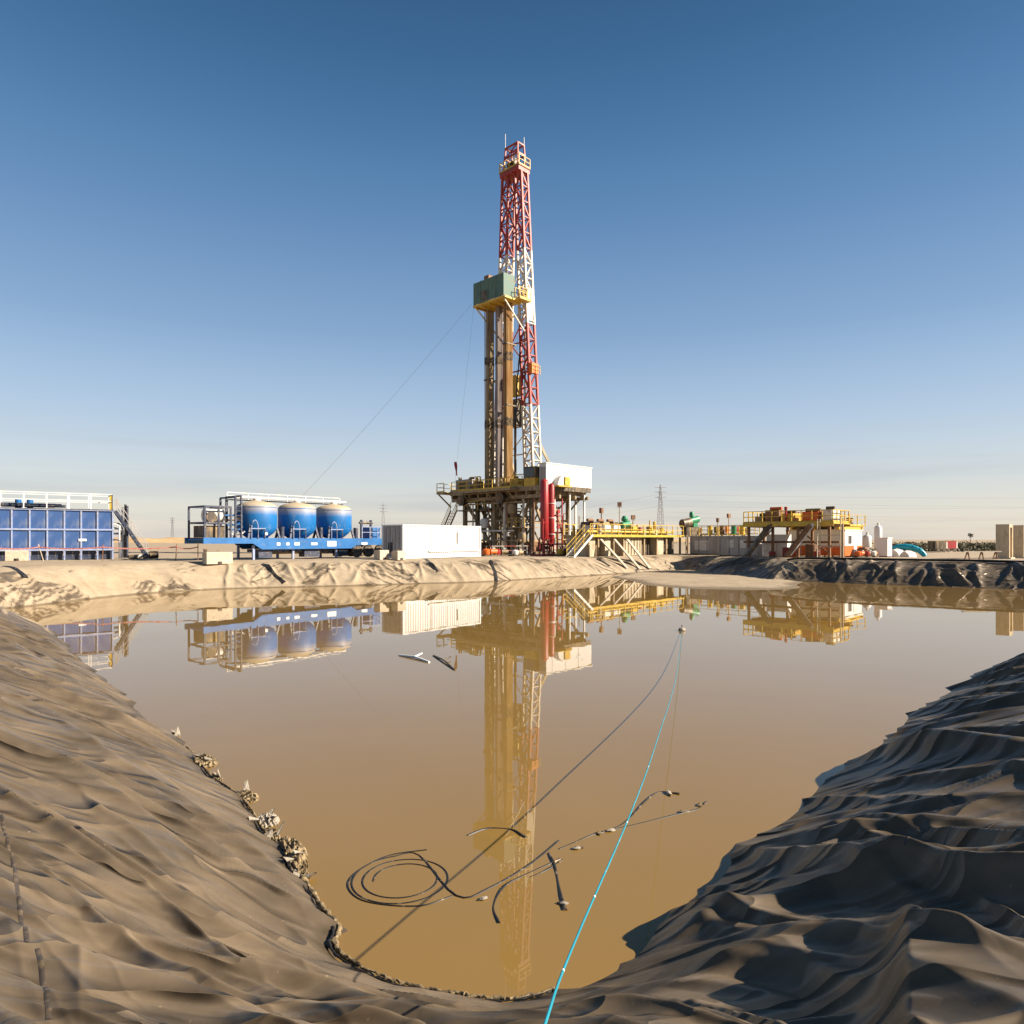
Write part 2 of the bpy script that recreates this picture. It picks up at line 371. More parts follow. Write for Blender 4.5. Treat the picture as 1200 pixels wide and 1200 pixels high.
def polar_mesh(name, r, th, keep=None, material=None):
    rr, tt = np.meshgrid(r, th, indexing='ij'); x = rr*np.sin(tt); y = rr*np.cos(tt)
    z = ground_z(x, y); d = pond_sdf(x, y); s = sand_amount(x, y, d)
    nr, nt = rr.shape; idx = np.arange(nr*nt).reshape(nr, nt)
    f = np.stack([idx[:-1, :-1], idx[:-1, 1:], idx[1:, 1:], idx[1:, :-1]], -1).reshape(-1, 4)
    if keep is not None:
        k = keep(x, y, d).ravel(); f = f[k[f].any(1)]
    used = np.unique(f); remap = np.full(nr*nt, -1); remap[used] = np.arange(len(used)); f = remap[f]
    co = np.stack([x.ravel(), y.ravel(), z.ravel()], -1)[used].astype(np.float32)
    me = bpy.data.meshes.new(name); me.vertices.add(len(co)); me.vertices.foreach_set('co', co.ravel())
    me.loops.add(f.size); me.loops.foreach_set('vertex_index', f[:, ::-1].ravel().astype(np.int32))
    me.polygons.add(len(f)); me.polygons.foreach_set('loop_start', np.arange(0, f.size, 4, dtype=np.int32))
    me.polygons.foreach_set('use_smooth', np.ones(len(f), bool))
    me.update(calc_edges=True)
    at = me.attributes.new('sand', 'FLOAT', 'POINT'); at.data.foreach_set('value', s.ravel()[used].astype(np.float32))
    me.materials.append(material)
    o = bpy.data.objects.new(name, me); COL.objects.link(o); o['kind'] = 'structure'
    return o

def ground_material():
    m = bpy.data.materials.new('dusty_liner_and_sand'); m.use_nodes = True; nt = m.node_tree; N = nt.nodes; L = nt.links; b = N['Principled BSDF']
    t = N.new('ShaderNodeTexCoord'); V = t.outputs['Object']
    def noise(sc, det=6, ro=.6, sx=(1, 1, 1), rz=0):
        mp = N.new('ShaderNodeMapping'); mp.inputs['Scale'].default_value = sx; mp.inputs['Rotation'].default_value = (0, 0, rz); L.new(V, mp.inputs[0])
        n = N.new('ShaderNodeTexNoise'); n.inputs['Scale'].default_value = sc; n.inputs['Detail'].default_value = det; n.inputs['Roughness'].default_value = ro
        L.new(mp.outputs[0], n.inputs['Vector']); return n.outputs['Fac']
    def ramp(f, p0, c0, p1, c1):
        r = N.new('ShaderNodeValToRGB'); e = r.color_ramp.elements; e[0].position = p0; e[1].position = p1; e[0].color = (*c0, 1); e[1].color = (*c1, 1)
        L.new(f, r.inputs['Fac']); return r.outputs['Color']
    def mix(f, a, bb):
        x = N.new('ShaderNodeMix'); x.data_type = 'RGBA'
        if isinstance(f, float): x.inputs['Factor'].default_value = f
        else: L.new(f, x.inputs['Factor'])
        for k, v in (('A', a), ('B', bb)):
            if isinstance(v, tuple): x.inputs[k].default_value = (*v, 1)
            else: L.new(v, x.inputs[k])
        return x.outputs['Result']
    G = (0, 0, 0); W = (1, 1, 1)
    # the sheet: black plastic under a film of ochre dust, rubbed and streaked
    film = ramp(noise(.8, 7, .62, (1, 1, 1)), .28, (.35, .35, .35), .66, W)
    streak = ramp(noise(2.2, 6, .6, (.35, 2.4, 1), R(36)), .25, (.55, .55, .55), .75, W)
    fm = N.new('ShaderNodeMath'); fm.operation = 'MULTIPLY'; L.new(film, fm.inputs[0]); L.new(streak, fm.inputs[1])
    sxr = N.new('ShaderNodeSeparateXYZ'); L.new(V, sxr.inputs[0]); dr_ = N.new('ShaderNodeMapRange'); dr_.inputs['From Min'].default_value = .2; dr_.inputs['From Max'].default_value = 2.2; dr_.inputs['To Min'].default_value = 1; dr_.inputs['To Max'].default_value = .78; L.new(sxr.outputs['X'], dr_.inputs['Value'])  # dust film thinned on the right bank, partly to paint its shade darker
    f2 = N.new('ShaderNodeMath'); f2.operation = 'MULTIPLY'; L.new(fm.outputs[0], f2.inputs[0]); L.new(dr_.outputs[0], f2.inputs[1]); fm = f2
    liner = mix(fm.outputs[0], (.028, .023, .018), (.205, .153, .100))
    speck = ramp(noise(26, 3, .6), .70, G, .76, W)
    liner = mix(speck, liner, (.26, .20, .13))
    sand = ramp(noise(.5, 9, .7), .3, (.29, .225, .15), .7, (.40, .32, .225))
    sand = mix(ramp(noise(3.5, 8, .7), .52, G, .75, (.6, .6, .6)), sand, (.21, .155, .10))
    at = N.new('ShaderNodeAttribute'); at.attribute_name = 'sand'
    edge = N.new('ShaderNodeMath'); edge.operation = 'ADD'; edge.use_clamp = True; L.new(at.outputs['Fac'], edge.inputs[0])
    nn = N.new('ShaderNodeMapRange'); nn.inputs['To Min'].default_value = -.5; nn.inputs['To Max'].default_value = .5; L.new(noise(2.2, 8, .7), nn.inputs['Value'])
    pr = N.new('ShaderNodeMath'); pr.operation = 'MULTIPLY'; L.new(nn.outputs[0], pr.inputs[0])
    # the ragged noise only acts where sand and sheet are mixed
    pb = N.new('ShaderNodeMath'); pb.operation = 'PINGPONG'; L.new(at.outputs['Fac'], pb.inputs[0]); pb.inputs[1].default_value = .5
    pc = N.new('ShaderNodeMath'); pc.operation = 'MULTIPLY'; pc.inputs[1].default_value = 2.4; L.new(pb.outputs[0], pc.inputs[0])
    L.new(pc.outputs[0], pr.inputs[1]); L.new(pr.outputs[0], edge.inputs[1])
    eg = N.new('ShaderNodeMapRange'); eg.interpolation_type = 'SMOOTHSTEP'; eg.inputs['From Min'].default_value = .30; eg.inputs['From Max'].default_value = .72; L.new(edge.outputs[0], eg.inputs['Value']); edge = eg
    # wet band along the waterline
    geo = N.new('ShaderNodeNewGeometry'); sp = N.new('ShaderNodeSeparateXYZ'); L.new(geo.outputs['Position'], sp.inputs[0])
    wob_ = N.new('ShaderNodeMath'); wob_.operation = 'MULTIPLY_ADD'; L.new(noise(3, 5, .6), wob_.inputs[0]); wob_.inputs[1].default_value = -.10; L.new(sp.outputs['Z'], wob_.inputs[2])
    wet = N.new('ShaderNodeMapRange'); wet.inputs['From Min'].default_value = -.01; wet.inputs['From Max'].default_value = .035; wet.inputs['To Min'].default_value = .62; wet.inputs['To Max'].default_value = 0; L.new(wob_.outputs[0], wet.inputs['Value'])
    dry = mix(edge.outputs[0], liner, sand)
    L.new(mix(wet.outputs[0], dry, (.05, .036, .02)), b.inputs['Base Color'])
    rg = N.new('ShaderNodeMapRange'); rg.inputs['To Min'].default_value = .40; rg.inputs['To Max'].default_value = .95; L.new(edge.outputs[0], rg.inputs['Value'])
    L.new(rg.outputs[0], b.inputs['Roughness']); b.inputs['Specular IOR Level'].default_value = .38
    b.inputs['Specular Tint'].default_value = (1, .82, .62, 1)
    b1 = N.new('ShaderNodeBump'); b1.inputs['Distance'].default_value = .03; L.new(noise(5, 7, .6), b1.inputs['Height'])
    # fine creases of the sheet: along the bank on the left, up the bank on the right
    def crease(rz, sc, st, seed):
        mp = N.new('ShaderNodeMapping'); mp.inputs['Rotation'].default_value = (0, 0, rz); mp.inputs['Scale'].default_value = (1/st, st, .0); mp.inputs['Location'].default_value = (seed, seed*.7, 0)
        wn_ = N.new('ShaderNodeTexNoise'); wn_.inputs['Scale'].default_value = .8; wn_.inputs['Detail'].default_value = 2; L.new(V, wn_.inputs['Vector'])
        wm = N.new('ShaderNodeVectorMath'); wm.operation = 'MULTIPLY_ADD'; L.new(wn_.outputs['Color'], wm.inputs[0]); wm.inputs[1].default_value = (.5, .5, 0); L.new(V, wm.inputs[2])
        L.new(wm.outputs[0], mp.inputs[0])
        n = N.new('ShaderNodeTexNoise'); n.inputs['Scale'].default_value = sc; n.inputs['Detail'].default_value = 1.2; n.inputs['Roughness'].default_value = .45; L.new(mp.outputs[0], n.inputs['Vector'])
        a_ = N.new('ShaderNodeMath'); a_.operation = 'SUBTRACT'; L.new(n.outputs['Fac'], a_.inputs[0]); a_.inputs[1].default_value = .5
        b_ = N.new('ShaderNodeMath'); b_.operation = 'ABSOLUTE'; L.new(a_.outputs[0], b_.inputs[0])
        r_ = N.new('ShaderNodeMapRange'); r_.interpolation_type = 'LINEAR'; r_.inputs['From Min'].default_value = .0; r_.inputs['From Max'].default_value = .16; r_.inputs['To Min'].default_value = 1; r_.inputs['To Max'].default_value = 0; L.new(b_.outputs[0], r_.inputs['Value'])
        p_ = N.new('ShaderNodeMath'); p_.operation = 'POWER'; L.new(r_.outputs[0], p_.inputs[0]); p_.inputs[1].default_value = 1.6
        return p_.outputs[0]
    sx_ = N.new('ShaderNodeSeparateXYZ'); L.new(V, sx_.inputs[0]); sd = N.new('ShaderNodeMapRange'); sd.inputs['From Min'].default_value = .2; sd.inputs['From Max'].default_value = 1.6; L.new(sx_.outputs['X'], sd.inputs['Value'])
    cm = N.new('ShaderNodeMix'); L.new(sd.outputs[0], cm.inputs['Factor']); L.new(crease(R(17), 1.3, 2.3, 3.1), cm.inputs['A']); L.new(crease(R(42), 1.1, 2.0, 8.3), cm.inputs['B'])
    b0 = N.new('ShaderNodeBump'); b0.inputs['Distance'].default_value = .085; L.new(cm.outputs['Result'], b0.inputs['Height'])
    b0s = N.new('ShaderNodeMapRange'); b0s.inputs['To Min'].default_value = .9; b0s.inputs['To Max'].default_value = .15; L.new(edge.outputs[0], b0s.inputs['Value']); L.new(b0s.outputs[0], b0.inputs['Strength'])
    L.new(b0.outputs[0], b1.inputs['Normal'])
    bs = N.new('ShaderNodeMapRange'); bs.inputs['To Min'].default_value = .10; bs.inputs['To Max'].default_value = .6; L.new(edge.outputs[0], bs.inputs['Value']); L.new(bs.outputs[0], b1.inputs['Strength'])
    L.new(b1.outputs[0], b.inputs['Normal'])
    return m
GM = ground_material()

def wet_keep(x, y, d): return d > -1.6
def far_keep(x, y, d): return (d > -1.2) | (((x-16)/11)**2 + ((y-57)/19)**2 < 1)
rr_ = [.9]
while rr_[-1] < 29.95: rr_.append(rr_[-1] + (.06 if rr_[-1] < 1.8 else min(rr_[-1]**2/1350, .026 + .0022*rr_[-1])))
rA = np.array(rr_[:-1] + [30.0])
tA = np.radians(np.concatenate([np.arange(-80, -45, .5), np.arange(-45, 45, .115), np.arange(45, 80.1, .5)]))
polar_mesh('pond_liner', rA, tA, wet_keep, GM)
def bank_keep(x, y, d): return far_keep(x, y, d) & (d < 5.8)
def pad_keep(x, y, d): return d > 5.0
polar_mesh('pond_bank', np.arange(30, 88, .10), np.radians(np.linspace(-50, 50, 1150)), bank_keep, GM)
rB = np.concatenate([np.arange(30, 84, .4), np.linspace(84, 110, 40)])
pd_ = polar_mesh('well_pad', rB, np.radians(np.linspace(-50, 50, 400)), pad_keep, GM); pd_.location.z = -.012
rC = 110 * (4000/110) ** np.linspace(0, 1, 90)
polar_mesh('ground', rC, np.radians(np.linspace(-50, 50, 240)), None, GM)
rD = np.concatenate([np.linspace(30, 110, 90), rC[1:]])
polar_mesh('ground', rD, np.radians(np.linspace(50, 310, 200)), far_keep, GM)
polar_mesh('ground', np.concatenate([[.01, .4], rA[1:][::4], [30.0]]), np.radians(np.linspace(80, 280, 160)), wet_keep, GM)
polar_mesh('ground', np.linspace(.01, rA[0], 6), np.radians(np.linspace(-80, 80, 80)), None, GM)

# ------------------------------------------------------------------ water
def water_material():
    m = bpy.data.materials.new('silty_pond_water'); m.use_nodes = True; nt = m.node_tree; N = nt.nodes; L = nt.links; b = N['Principled BSDF']
    t = N.new('ShaderNodeTexCoord')
    n = N.new('ShaderNodeTexNoise'); n.inputs['Scale'].default_value = .35; n.inputs['Detail'].default_value = 3; L.new(t.outputs['Object'], n.inputs['Vector'])
    r = N.new('ShaderNodeValToRGB'); e = r.color_ramp.elements; e[0].position = .3; e[1].position = .7
    e[0].color = (.212, .128, .036, 1); e[1].color = (.224, .137, .041, 1); L.new(n.outputs['Fac'], r.inputs['Fac']); L.new(r.outputs[0], b.inputs['Base Color'])
    b.inputs['Roughness'].default_value = .012; b.inputs['IOR'].default_value = 1.38; b.inputs['Specular IOR Level'].default_value = .5
    n2 = N.new('ShaderNodeTexNoise'); n2.inputs['Scale'].default_value = 1.3; n2.inputs['Detail'].default_value = 2; L.new(t.outputs['Object'], n2.inputs['Vector'])
    bp = N.new('ShaderNodeBump'); bp.inputs['Strength'].default_value = .05; bp.inputs['Distance'].default_value = .02; L.new(n2.outputs['Fac'], bp.inputs['Height']); L.new(bp.outputs[0], b.inputs['Normal'])
    return m
wv = []
for i, p in enumerate(POND):
    c = Vector((5, 32)); v = Vector(p) - c; wv.append((*(c + v * (1 + 1.8 / v.length)), 0.0))
wo_ = MB(); wo_.v = wv; wo_.f = [tuple(range(len(wv)))]
wob = wo_.build('pond_water', water_material()); wob['kind'] = 'structure'
# a closed basin below the silt, so nothing shines up through the water
def gz(x, y): return float(ground_z(np.array([x]), np.array([y]), False)[0])

def gf(p): return ground_z(np.array([q[0] for q in p], float), np.array([q[1] for q in p], float), True)
def on_bank(px, y, Y0=1.5, Y1=30.0):       # where the sight line of a photo pixel meets the sheet
    Y = np.linspace(Y0, Y1, 2500); X = (px-600)/800*Y; Z = 3.2-(y-632)/800*Y
    hit = np.nonzero(Z <= np.maximum(ground_z(X, Y, True), -.02))[0]; i = hit[0] if len(hit) else -1
    return Vector((X[i], Y[i], 0))
def ribbon(name, pts, w, lift, m, n=60):
    P_ = np.array([(p.x, p.y) for p in pts]); c = np.concatenate([[0], np.cumsum(np.hypot(*np.diff(P_, axis=0).T))]); t_ = np.linspace(0, c[-1], n)
    x = np.interp(t_, c, P_[:, 0]); y = np.interp(t_, c, P_[:, 1]); dx = np.gradient(x); dy = np.gradient(y); l = np.hypot(dx, dy); nx, ny = -dy/l, dx/l
    mb = MB(); off = (-w/2, -w/6, w/6, w/2)
    for k, o in enumerate(off):
        z = ground_z(x+nx*o, y+ny*o, True) + (lift if k in (1, 2) else lift*.3); mb.v += [(float(a), float(b), float(q)) for a, b, q in zip(x+nx*o, y+ny*o, z)]
    mb.f = [(k*n+i, (k+1)*n+i, (k+1)*n+i+1, k*n+i+1) for k in range(3) for i in range(n-1)]
    o = mb.build(name, m, None, True); o['kind'] = 'structure'; return o

# ------------------------------------------------------------------ shared pieces
def P(px, y, Y):      # point at depth Y that the photograph shows at (px, y)
    return Vector(((px-600)/800*Y, Y, 3.2 - (y-632)/800*Y))
def at(px, Y):        # foot point on the pad
    x = (px-600)/800*Y; return (x, Y, gz(x, Y))

_post = {}
def railing(parent, pts, h, m, step=1.5, rails=(1.0, .55), toe=False, r=.03, closed=False):
    """handrail (rails welded into one) with each post a piece of its own"""
    mb = MB(); pts = [Vector(p) for p in pts]
    if closed: pts.append(pts[0])
    posts = []
    for a, b in zip(pts, pts[1:]):
        for f in rails: mb.beam(a + Vector((0, 0, h*f)), b + Vector((0, 0, h*f)), r*1.5)
        if toe: mb.beam(a + Vector((0, 0, .10)), b + Vector((0, 0, .10)), .02, .16)
        n = max(1, round((b-a).length/step))
        posts += [a + (b-a)*(i/n) for i in range(n)]
    if not closed: posts.append(pts[-1])
    o = mb.build('handrail', m, parent)
    key = (m.name, r, round(h, 3))
    if key not in _post: _post[key] = MB().box(-r, r, -r, r, 0, h-.012).mesh('post', m)
    for p in posts: link('post', _post[key], o, loc=p)
    return o

def ladder(parent, p0, p1, w, m, n=8, side=Vector((1, 0, 0)), name='ladder'):
    mb = MB(); p0 = Vector(p0); p1 = Vector(p1); s = side*w/2
    mb.beam(p0-s, p1-s, .05); mb.beam(p0+s, p1+s, .05)
    for i in range(1, n): c = p0 + (p1-p0)*i/n; mb.beam(c-s, c+s, .035)
    return mb.build(name, m, parent)

def stairs(parent, p0, p1, w, m, mr, n=9, side=Vector((0, 1, 0)), rail_h=1.0):
    """p0 foot, p1 head: two stringers, treads as pieces, sloping handrails"""
    p0 = Vector(p0); p1 = Vector(p1); s = side*w/2; mb = MB()
    mb.beam(p0-s, p1-s, .06, .22); mb.beam(p0+s, p1+s, .06, .22)
    st = mb.build('stair_stringer', m, parent)
    d = (p1-p0); d.z = 0; d.normalize()
    tm = MB(); hw = w/2-.03
    a = d*.12; b = side*hw
    tm.add([-a-b, a-b, a+b, -a+b, -a-b+Vector((0,0,.035)), a-b+Vector((0,0,.035)), a+b+Vector((0,0,.035)), -a+b+Vector((0,0,.035))],
           [(0,3,2,1),(4,5,6,7),(0,1,5,4),(1,2,6,5),(2,3,7,6),(3,0,4,7)])
    me = tm.mesh('tread', m)
    for i in range(1, n): link('tread', me, st, loc=p0 + (p1-p0)*i/n)
    for sg in (-1, 1):
        r = MB(); o = s*sg; up = Vector((0, 0, rail_h))
        r.beam(p0+o+up, p1+o+up, .05); r.beam(p0+o+up*.55, p1+o+up*.55, .04)
        for t in (0.03, .5, .97): q = p0+(p1-p0)*t+o; r.beam(q, q+up, .05)
        r.build('stair_rail', mr, parent)
    return st

def concrete_block(loc, rz, size, label, m=None):
    lx, ly, lz = size; c = .06
    t = empty('concrete_block', loc, rz, label, 'concrete block', 'loose concrete blocks on the pad')
    mb = MB(); hx, hy = lx/2, ly/2
    prof = [(-hy, 0), (hy, 0), (hy, lz-c), (hy-c, lz), (-hy+c, lz), (-hy, lz-c)]
    mb.prism(prof, 'x', -hx, hx); mb.build('block_body', m or M['concrete'], t)
    # the slot for the lifting fork and the lifting eye
    MB().box(-.14, .14, -hy-.012, -hy+.02, .0, .16).build('fork_slot', M['black'], t)
    eye = [(-.12+.12*(1-math.cos(a)), 0, lz-.02+.14*math.sin(a)) for a in [i*math.pi/8 for i in range(9)]]
    MB().tube(eye, .015, 5).build('lifting_eye', M['brown'], t)
    return t

# ------------------------------------------------------------------ the drilling rig
RZ = gz(3.4, 74)
rig = empty('drilling_rig', (3.4, 74, RZ), R(45), 'tall drilling rig with red and white lattice mast on a muddy steel substructure', 'drilling rig')
FL = 7.55                      # drill floor above the pad
def RP(u, v, z): return Vector((u, v, z))

# substructure: columns, one object each
def rig_leg(u, v, z1, w, m, z0=.35, name='substructure_leg'):
    o = MB(); o.box(u-w/2, u+w/2, v-w/2, v+w/2, z0, z1)
    o.box(u-w/2-.05, u+w/2+.05, v-w/2-.05, v+w/2+.05, z0, z0+.10); o.box(u-w/2-.05, u+w/2+.05, v-w/2-.05, v+w/2+.05, z1-.14, z1-.02)
    return o.build(name, m, rig)
US = (.9, 4.2, 7.2); VS = (2.6, 5.6, 8.6, 11.6, 13.9)
for iv, v in enumerate(VS):
    for iu, u in enumerate(US):
        rig_leg(u, v, FL-.75, .42 if iu != 1 else .34, M['steel'] if (iu + iv) % 3 else M['drilled'])
for (u, v, w) in ((2.2, 4.0, .24), (2.6, 7.1, .26), (1.9, 10.1, .22), (5.6, 4.2, .26), (5.9, 7.4, .22), (3.1, 12.6, .22)):
    rig_leg(u, v, FL-.9, w, M['tanktan'], .3, 'prop')
for (u, v) in ((7.6, .5), (5.1, .6), (7.7, 1.9)):
    rig_leg(u, v, FL-.5, .17, M['offwhite'], .05, 'prop')
# base skids
for u in US: MB().box(u-.45, u+.45, 1.6, 14.8, .0, .36).build('base_skid', M['drilled'], rig)
for v in (2.2, 6.9, 14.2): MB().box(.2, 7.9, v-.25, v+.25, .05, .33).build('cross_skid', M['drilled'], rig)
# diagonals
for (a, b) in (((.9, 13.9, FL-1.2), (.9, 8.8, .6)), ((.9, 2.8, FL-1.1), (.9, 5.5, .6)), ((4.2, 11.6, FL-1.2), (4.2, 5.8, .7)), ((7.2, 13.7, FL-1.2), (7.2, 8.8, .7)),
               ((.9, 8.4, FL-1.2), (.9, 5.8, 2.6)), ((1.1, 2.6, FL-1.2), (4.1, 2.6, .7)), ((4.4, 2.6, FL-1.2), (7.1, 2.6, .7)), ((.9, 11.5, FL-1.1), (4.0, 11.5, 1))):
    MB().beam(a, b, .26, .30).build('diagonal_brace', M['steel'], rig)
for (a, b) in (((.9, 2.6, 3.9), (.9, 13.9, 3.9)), ((7.2, 2.6, 3.9), (7.2, 13.9, 3.9)), ((.9, 2.6, 3.6), (7.2, 2.6, 3.6)), ((4.2, 5.6, 4.4), (4.2, 13.9, 4.4)), ((.9, 8.6, 4.5), (7.2, 8.6, 4.5))):
    MB().beam(a, b, .16, .20).build('tie_beam', M['steel'], rig)
# drill floor
MB().box(0.2, 8.0, .2, 15.4, FL-.28, FL).build('floor_deck', M['drilled'], rig)
for v in np.arange(1.0, 15.5, 1.6): MB().box(.0, 8.2, v-.11, v+.11, FL-.85, FL-.30).build('floor_joist', M['steel'], rig)
for u in (0.25, 2.9, 5.6, 7.9): MB().box(u-.13, u+.13, .1, 15.6, FL-1.25, FL-.87).build('floor_girder', M['steel'], rig)
MB().box(-.05, .14, .0, 15.7, FL-.45, FL+.12).build('edge_beam', M['steel'], rig)
MB().box(.0, 8.2, .02, .16, FL-.42, FL+.10).build('edge_beam', M['drilled'], rig)
# wing platform at the far-left end with hanging gear under it
MB().box(-1.0, 6.0, 15.75, 17.2, FL-.22, FL-.02).build('wing_platform', M['steel'], rig)
for u in (-.8, 2.4, 5.6): MB().beam((u, 17.0, FL-.24), (u, 14.6, FL-1.9), .14).build('wing_strut', M['steel'], rig)
MB().box(-1.5, -.1, 3.6, 12.4, FL-.35, FL-.12).build('walkway', M['steel'], rig)
for v in (4.2, 7.6, 11.8): MB().beam((-1.4, v, FL-.36), (.0, v, FL-1.5), .12).build('walkway_strut', M['steel'], rig)
# beam ends and sheaves that show round under the floor
for v in (6.1, 12.9):
    MB().cyl((-.75, v, FL-1.15), (-.12, v, FL-1.15), .62, 20).build('sheave_housing', M['drilled'], rig)
    MB().cyl((-.80, v, FL-1.15), (-.755, v, FL-1.15), .30, 14).build('sheave_hub', M['brown'], rig)
# cellar: blowout preventer stack under the rotary table
bop = MB()
for (z0, z1, r) in ((.35, 1.1, .55), (1.1, 1.35, .75), (1.35, 2.3, .6), (2.3, 2.5, .78), (2.5, 3.3, .62), (3.3, 3.5, .8), (3.5, 4.6, .72), (4.6, 4.8, .5), (4.8, 6.4, .3)):
    bop.cyl((3.6, 7.9, z0), (3.6, 7.9, z1), r, 16)
bop.build('blowout_preventer', M['drilled'], rig, True)
for z in (1.8, 2.9): MB().cyl((3.6, 6.1, z), (3.6, 9.7, z), .3, 12).build('ram_bonnet', M['brown'], rig, True)
# pipes and hoses through the substructure
random.seed(11)
for i in range(16):
    u = random.choice((.5, 1.4, 2.4, 5.0, 6.4, 7.6)); v = random.uniform(2.3, 14); r = random.uniform(.05, .11)
    z1 = random.uniform(2.5, FL-1.4); zz = random.uniform(.5, 1.2)
    MB().tube([(u, v, zz), (u, v, z1), (u+.25, v+.1, z1+.22), (u+1.2, v+.5, z1+.25)], r, 7).build('pipe_run', random.choice([M['steel'], M['offwhite'], M['drilled'], M['brown']]), rig, True)
MB().tube([(.3, 3.3, .4), (.3, 3.3, FL-1.3)], .14, 10).build('standpipe', M['mastwhite'], rig, True)
MB().tube([(.2, 6.2, .4), (.2, 6.2, FL-1.3)], .19, 10).build('standpipe', M['mastwhite'], rig, True)
for k_, (u, v, z, s_) in enumerate(((2.0, 3.6, .36, 1.2), (5.7, 5.0, .36, 1.0), (2.2, 12.0, .36, 1.1), (5.8, 9.8, .36, 1.5))):
    MB().box(u-s_/2, u+s_/2, v-s_*.6, v+s_*.6, z, z+s_*.9).build('hydraulic_unit', M['drilled'] if k_ % 2 else M['brown'], rig)
# cross walls of small members, an inner landing and the stair tower on the far-left end
for v in (4.1, 10.1, 12.8):
    for (ua, ub) in ((.9, 4.2), (4.2, 7.2)):
        x_ = MB(); x_.beam((ua, v, 1.2), (ub, v, 5.6), .14); x_.build('cross_brace', M['steel'], rig)
        x_ = MB(); x_.beam((ub, v+.16, 1.2), (ua, v+.16, 5.6), .14); x_.build('cross_brace', M['drilled'], rig)
MB().box(-.3, 7.6, 9.0, 14.2, 5.15, 5.27).build('landing', M['drilled'], rig)
railing(rig, [(-.25, 9.1, 5.27), (-.25, 14.1, 5.27)], 1.0, M['yellow'], 1.2, r=.035)
MB().box(-.2, 2.2, 2.6, 5.4, 3.0, 3.12).build('landing', M['steel'], rig)
railing(rig, [(-.15, 2.7, 3.12), (-.15, 5.3, 3.12)], 1.0, M['yellow'], 1.2, r=.035)
for (u, v, z0, z1) in ((-.6, 5.0, .3, 6.4), (-.5, 8.1, .3, 6.2), (-.4, 11.0, .3, 5.9), (.2, 1.6, .3, 6.6), (1.6, 1.3, .3, 6.9), (3.4, 1.4, .3, 6.5)):
    MB().cyl((u, v, z0), (u, v, z1), random.uniform(.06, .12), 8).build('vertical_pipe', random.choice([M['steel'], M['offwhite'], M['tanktan'], M['brown']]), rig, True)
for (u, v, z_, l_) in ((-.4, 3.0, 1.6, 7.5), (-.5, 4.0, 2.7, 8.5), (-.3, 2.4, 5.9, 10), (-.2, 6.0, 5.3, 7.0)):
    MB().cyl((u, v, z_), (u, v+l_, z_), .09, 8).build('pipe_run', random.choice([M['steel'], M['offwhite'], M['drilled']]), rig, True)
for (u, v, z_) in ((.2, 5.0, 4.6), (.1, 9.5, 3.0), (.2, 11.9, 1.6), (1.2, 7.1, 5.4), (.3, 3.4, 1.3)):
    MB().lathe([(.05, 0), (.42, .05), (.5, .3), (.5, .9), (.42, 1.15), (.05, 1.2)], (u, v, z_), 14).build('accumulator', random.choice([M['drilled'], M['steel'], M['offwhite']]), rig, True)
stairs(rig, (-1.2, 17.0, .1), (-1.2, 13.6, 5.2), .9, M['steel'], M['yellow'], 14, Vector((1, 0, 0)))
# clutter on the floor: shelters, tongs, winches
MB().box(.3, 2.4, 12.4, 15.0, FL+.01, FL+1.5).build('tool_shed', M['greytank'], rig)
MB().box(.26, .297, 12.8, 14.6, FL+.35, FL+1.2).build('shed_window', M['drilled'], rig)
MB().box(.5, 1.9, 4.3, 5.6, FL+.01, FL+1.1).build('winch_frame', M['yellow'], rig)
MB().cyl((.55, 4.95, FL+.75), (1.85, 4.95, FL+.75), .42, 16).build('winch_drum', M['drilled'], rig)
MB().box(-.1, 2.6, 1.15, 2.9, FL+.95, FL+2.2).build('driller_cabin', M['drilled'], rig)
MB().box(-.14, -.103, 1.3, 2.75, FL+1.15, FL+2.0).build('cabin_window', M['glass'], rig)
MB().box(-.1, 2.5, 1.2, 2.8, FL+.05, FL+.94).build('cabin_skirt', M['yellow'], rig)
MB().box(5.8, 7.4, 4.0, 7.6, FL+.01, FL+1.6).build('drawworks', M['brown'], rig)
MB().cyl((6.6, 3.9, FL+1.3), (6.6, 7.7, FL+1.3), .75, 18).build('drawworks_drum', M['drilled'], rig, True)
MB().box(3.1, 3.5, 8.6, 9.2, FL+.01, FL+1.7).build('iron_roughneck', M['yellow'], rig)
for (v, s_) in ((8.9, .5), (10.6, .7), (11.6, .45)): MB().box(.25, .25+s_, v, v+s_*1.4, FL+.01, FL+s_*1.6).build('equipment_box', M['brown'], rig)
railing(rig, [(.1, 3.3, FL+.12), (.1, 15.55, FL+.12)], 1.15, M['yellow'], 1.4, toe=True, r=.035)
railing(rig, [(-1.45, 3.65, FL-.12), (-1.45, 12.35, FL-.12), (-.15, 12.35, FL-.12)], 1.1, M['yellow'], 1.45, toe=True, r=.035)
railing(rig, [(-.95, 15.8, FL-.02), (-.95, 17.15, FL-.02), (5.9, 17.15, FL-.02)], 1.15, M['yellow'], 1.2, toe=True, r=.035)
railing(rig, [(8.1, 2.8, FL+.12), (8.1, 15.5, FL+.12)], 1.15, M['yellow'], 1.8, r=.035)
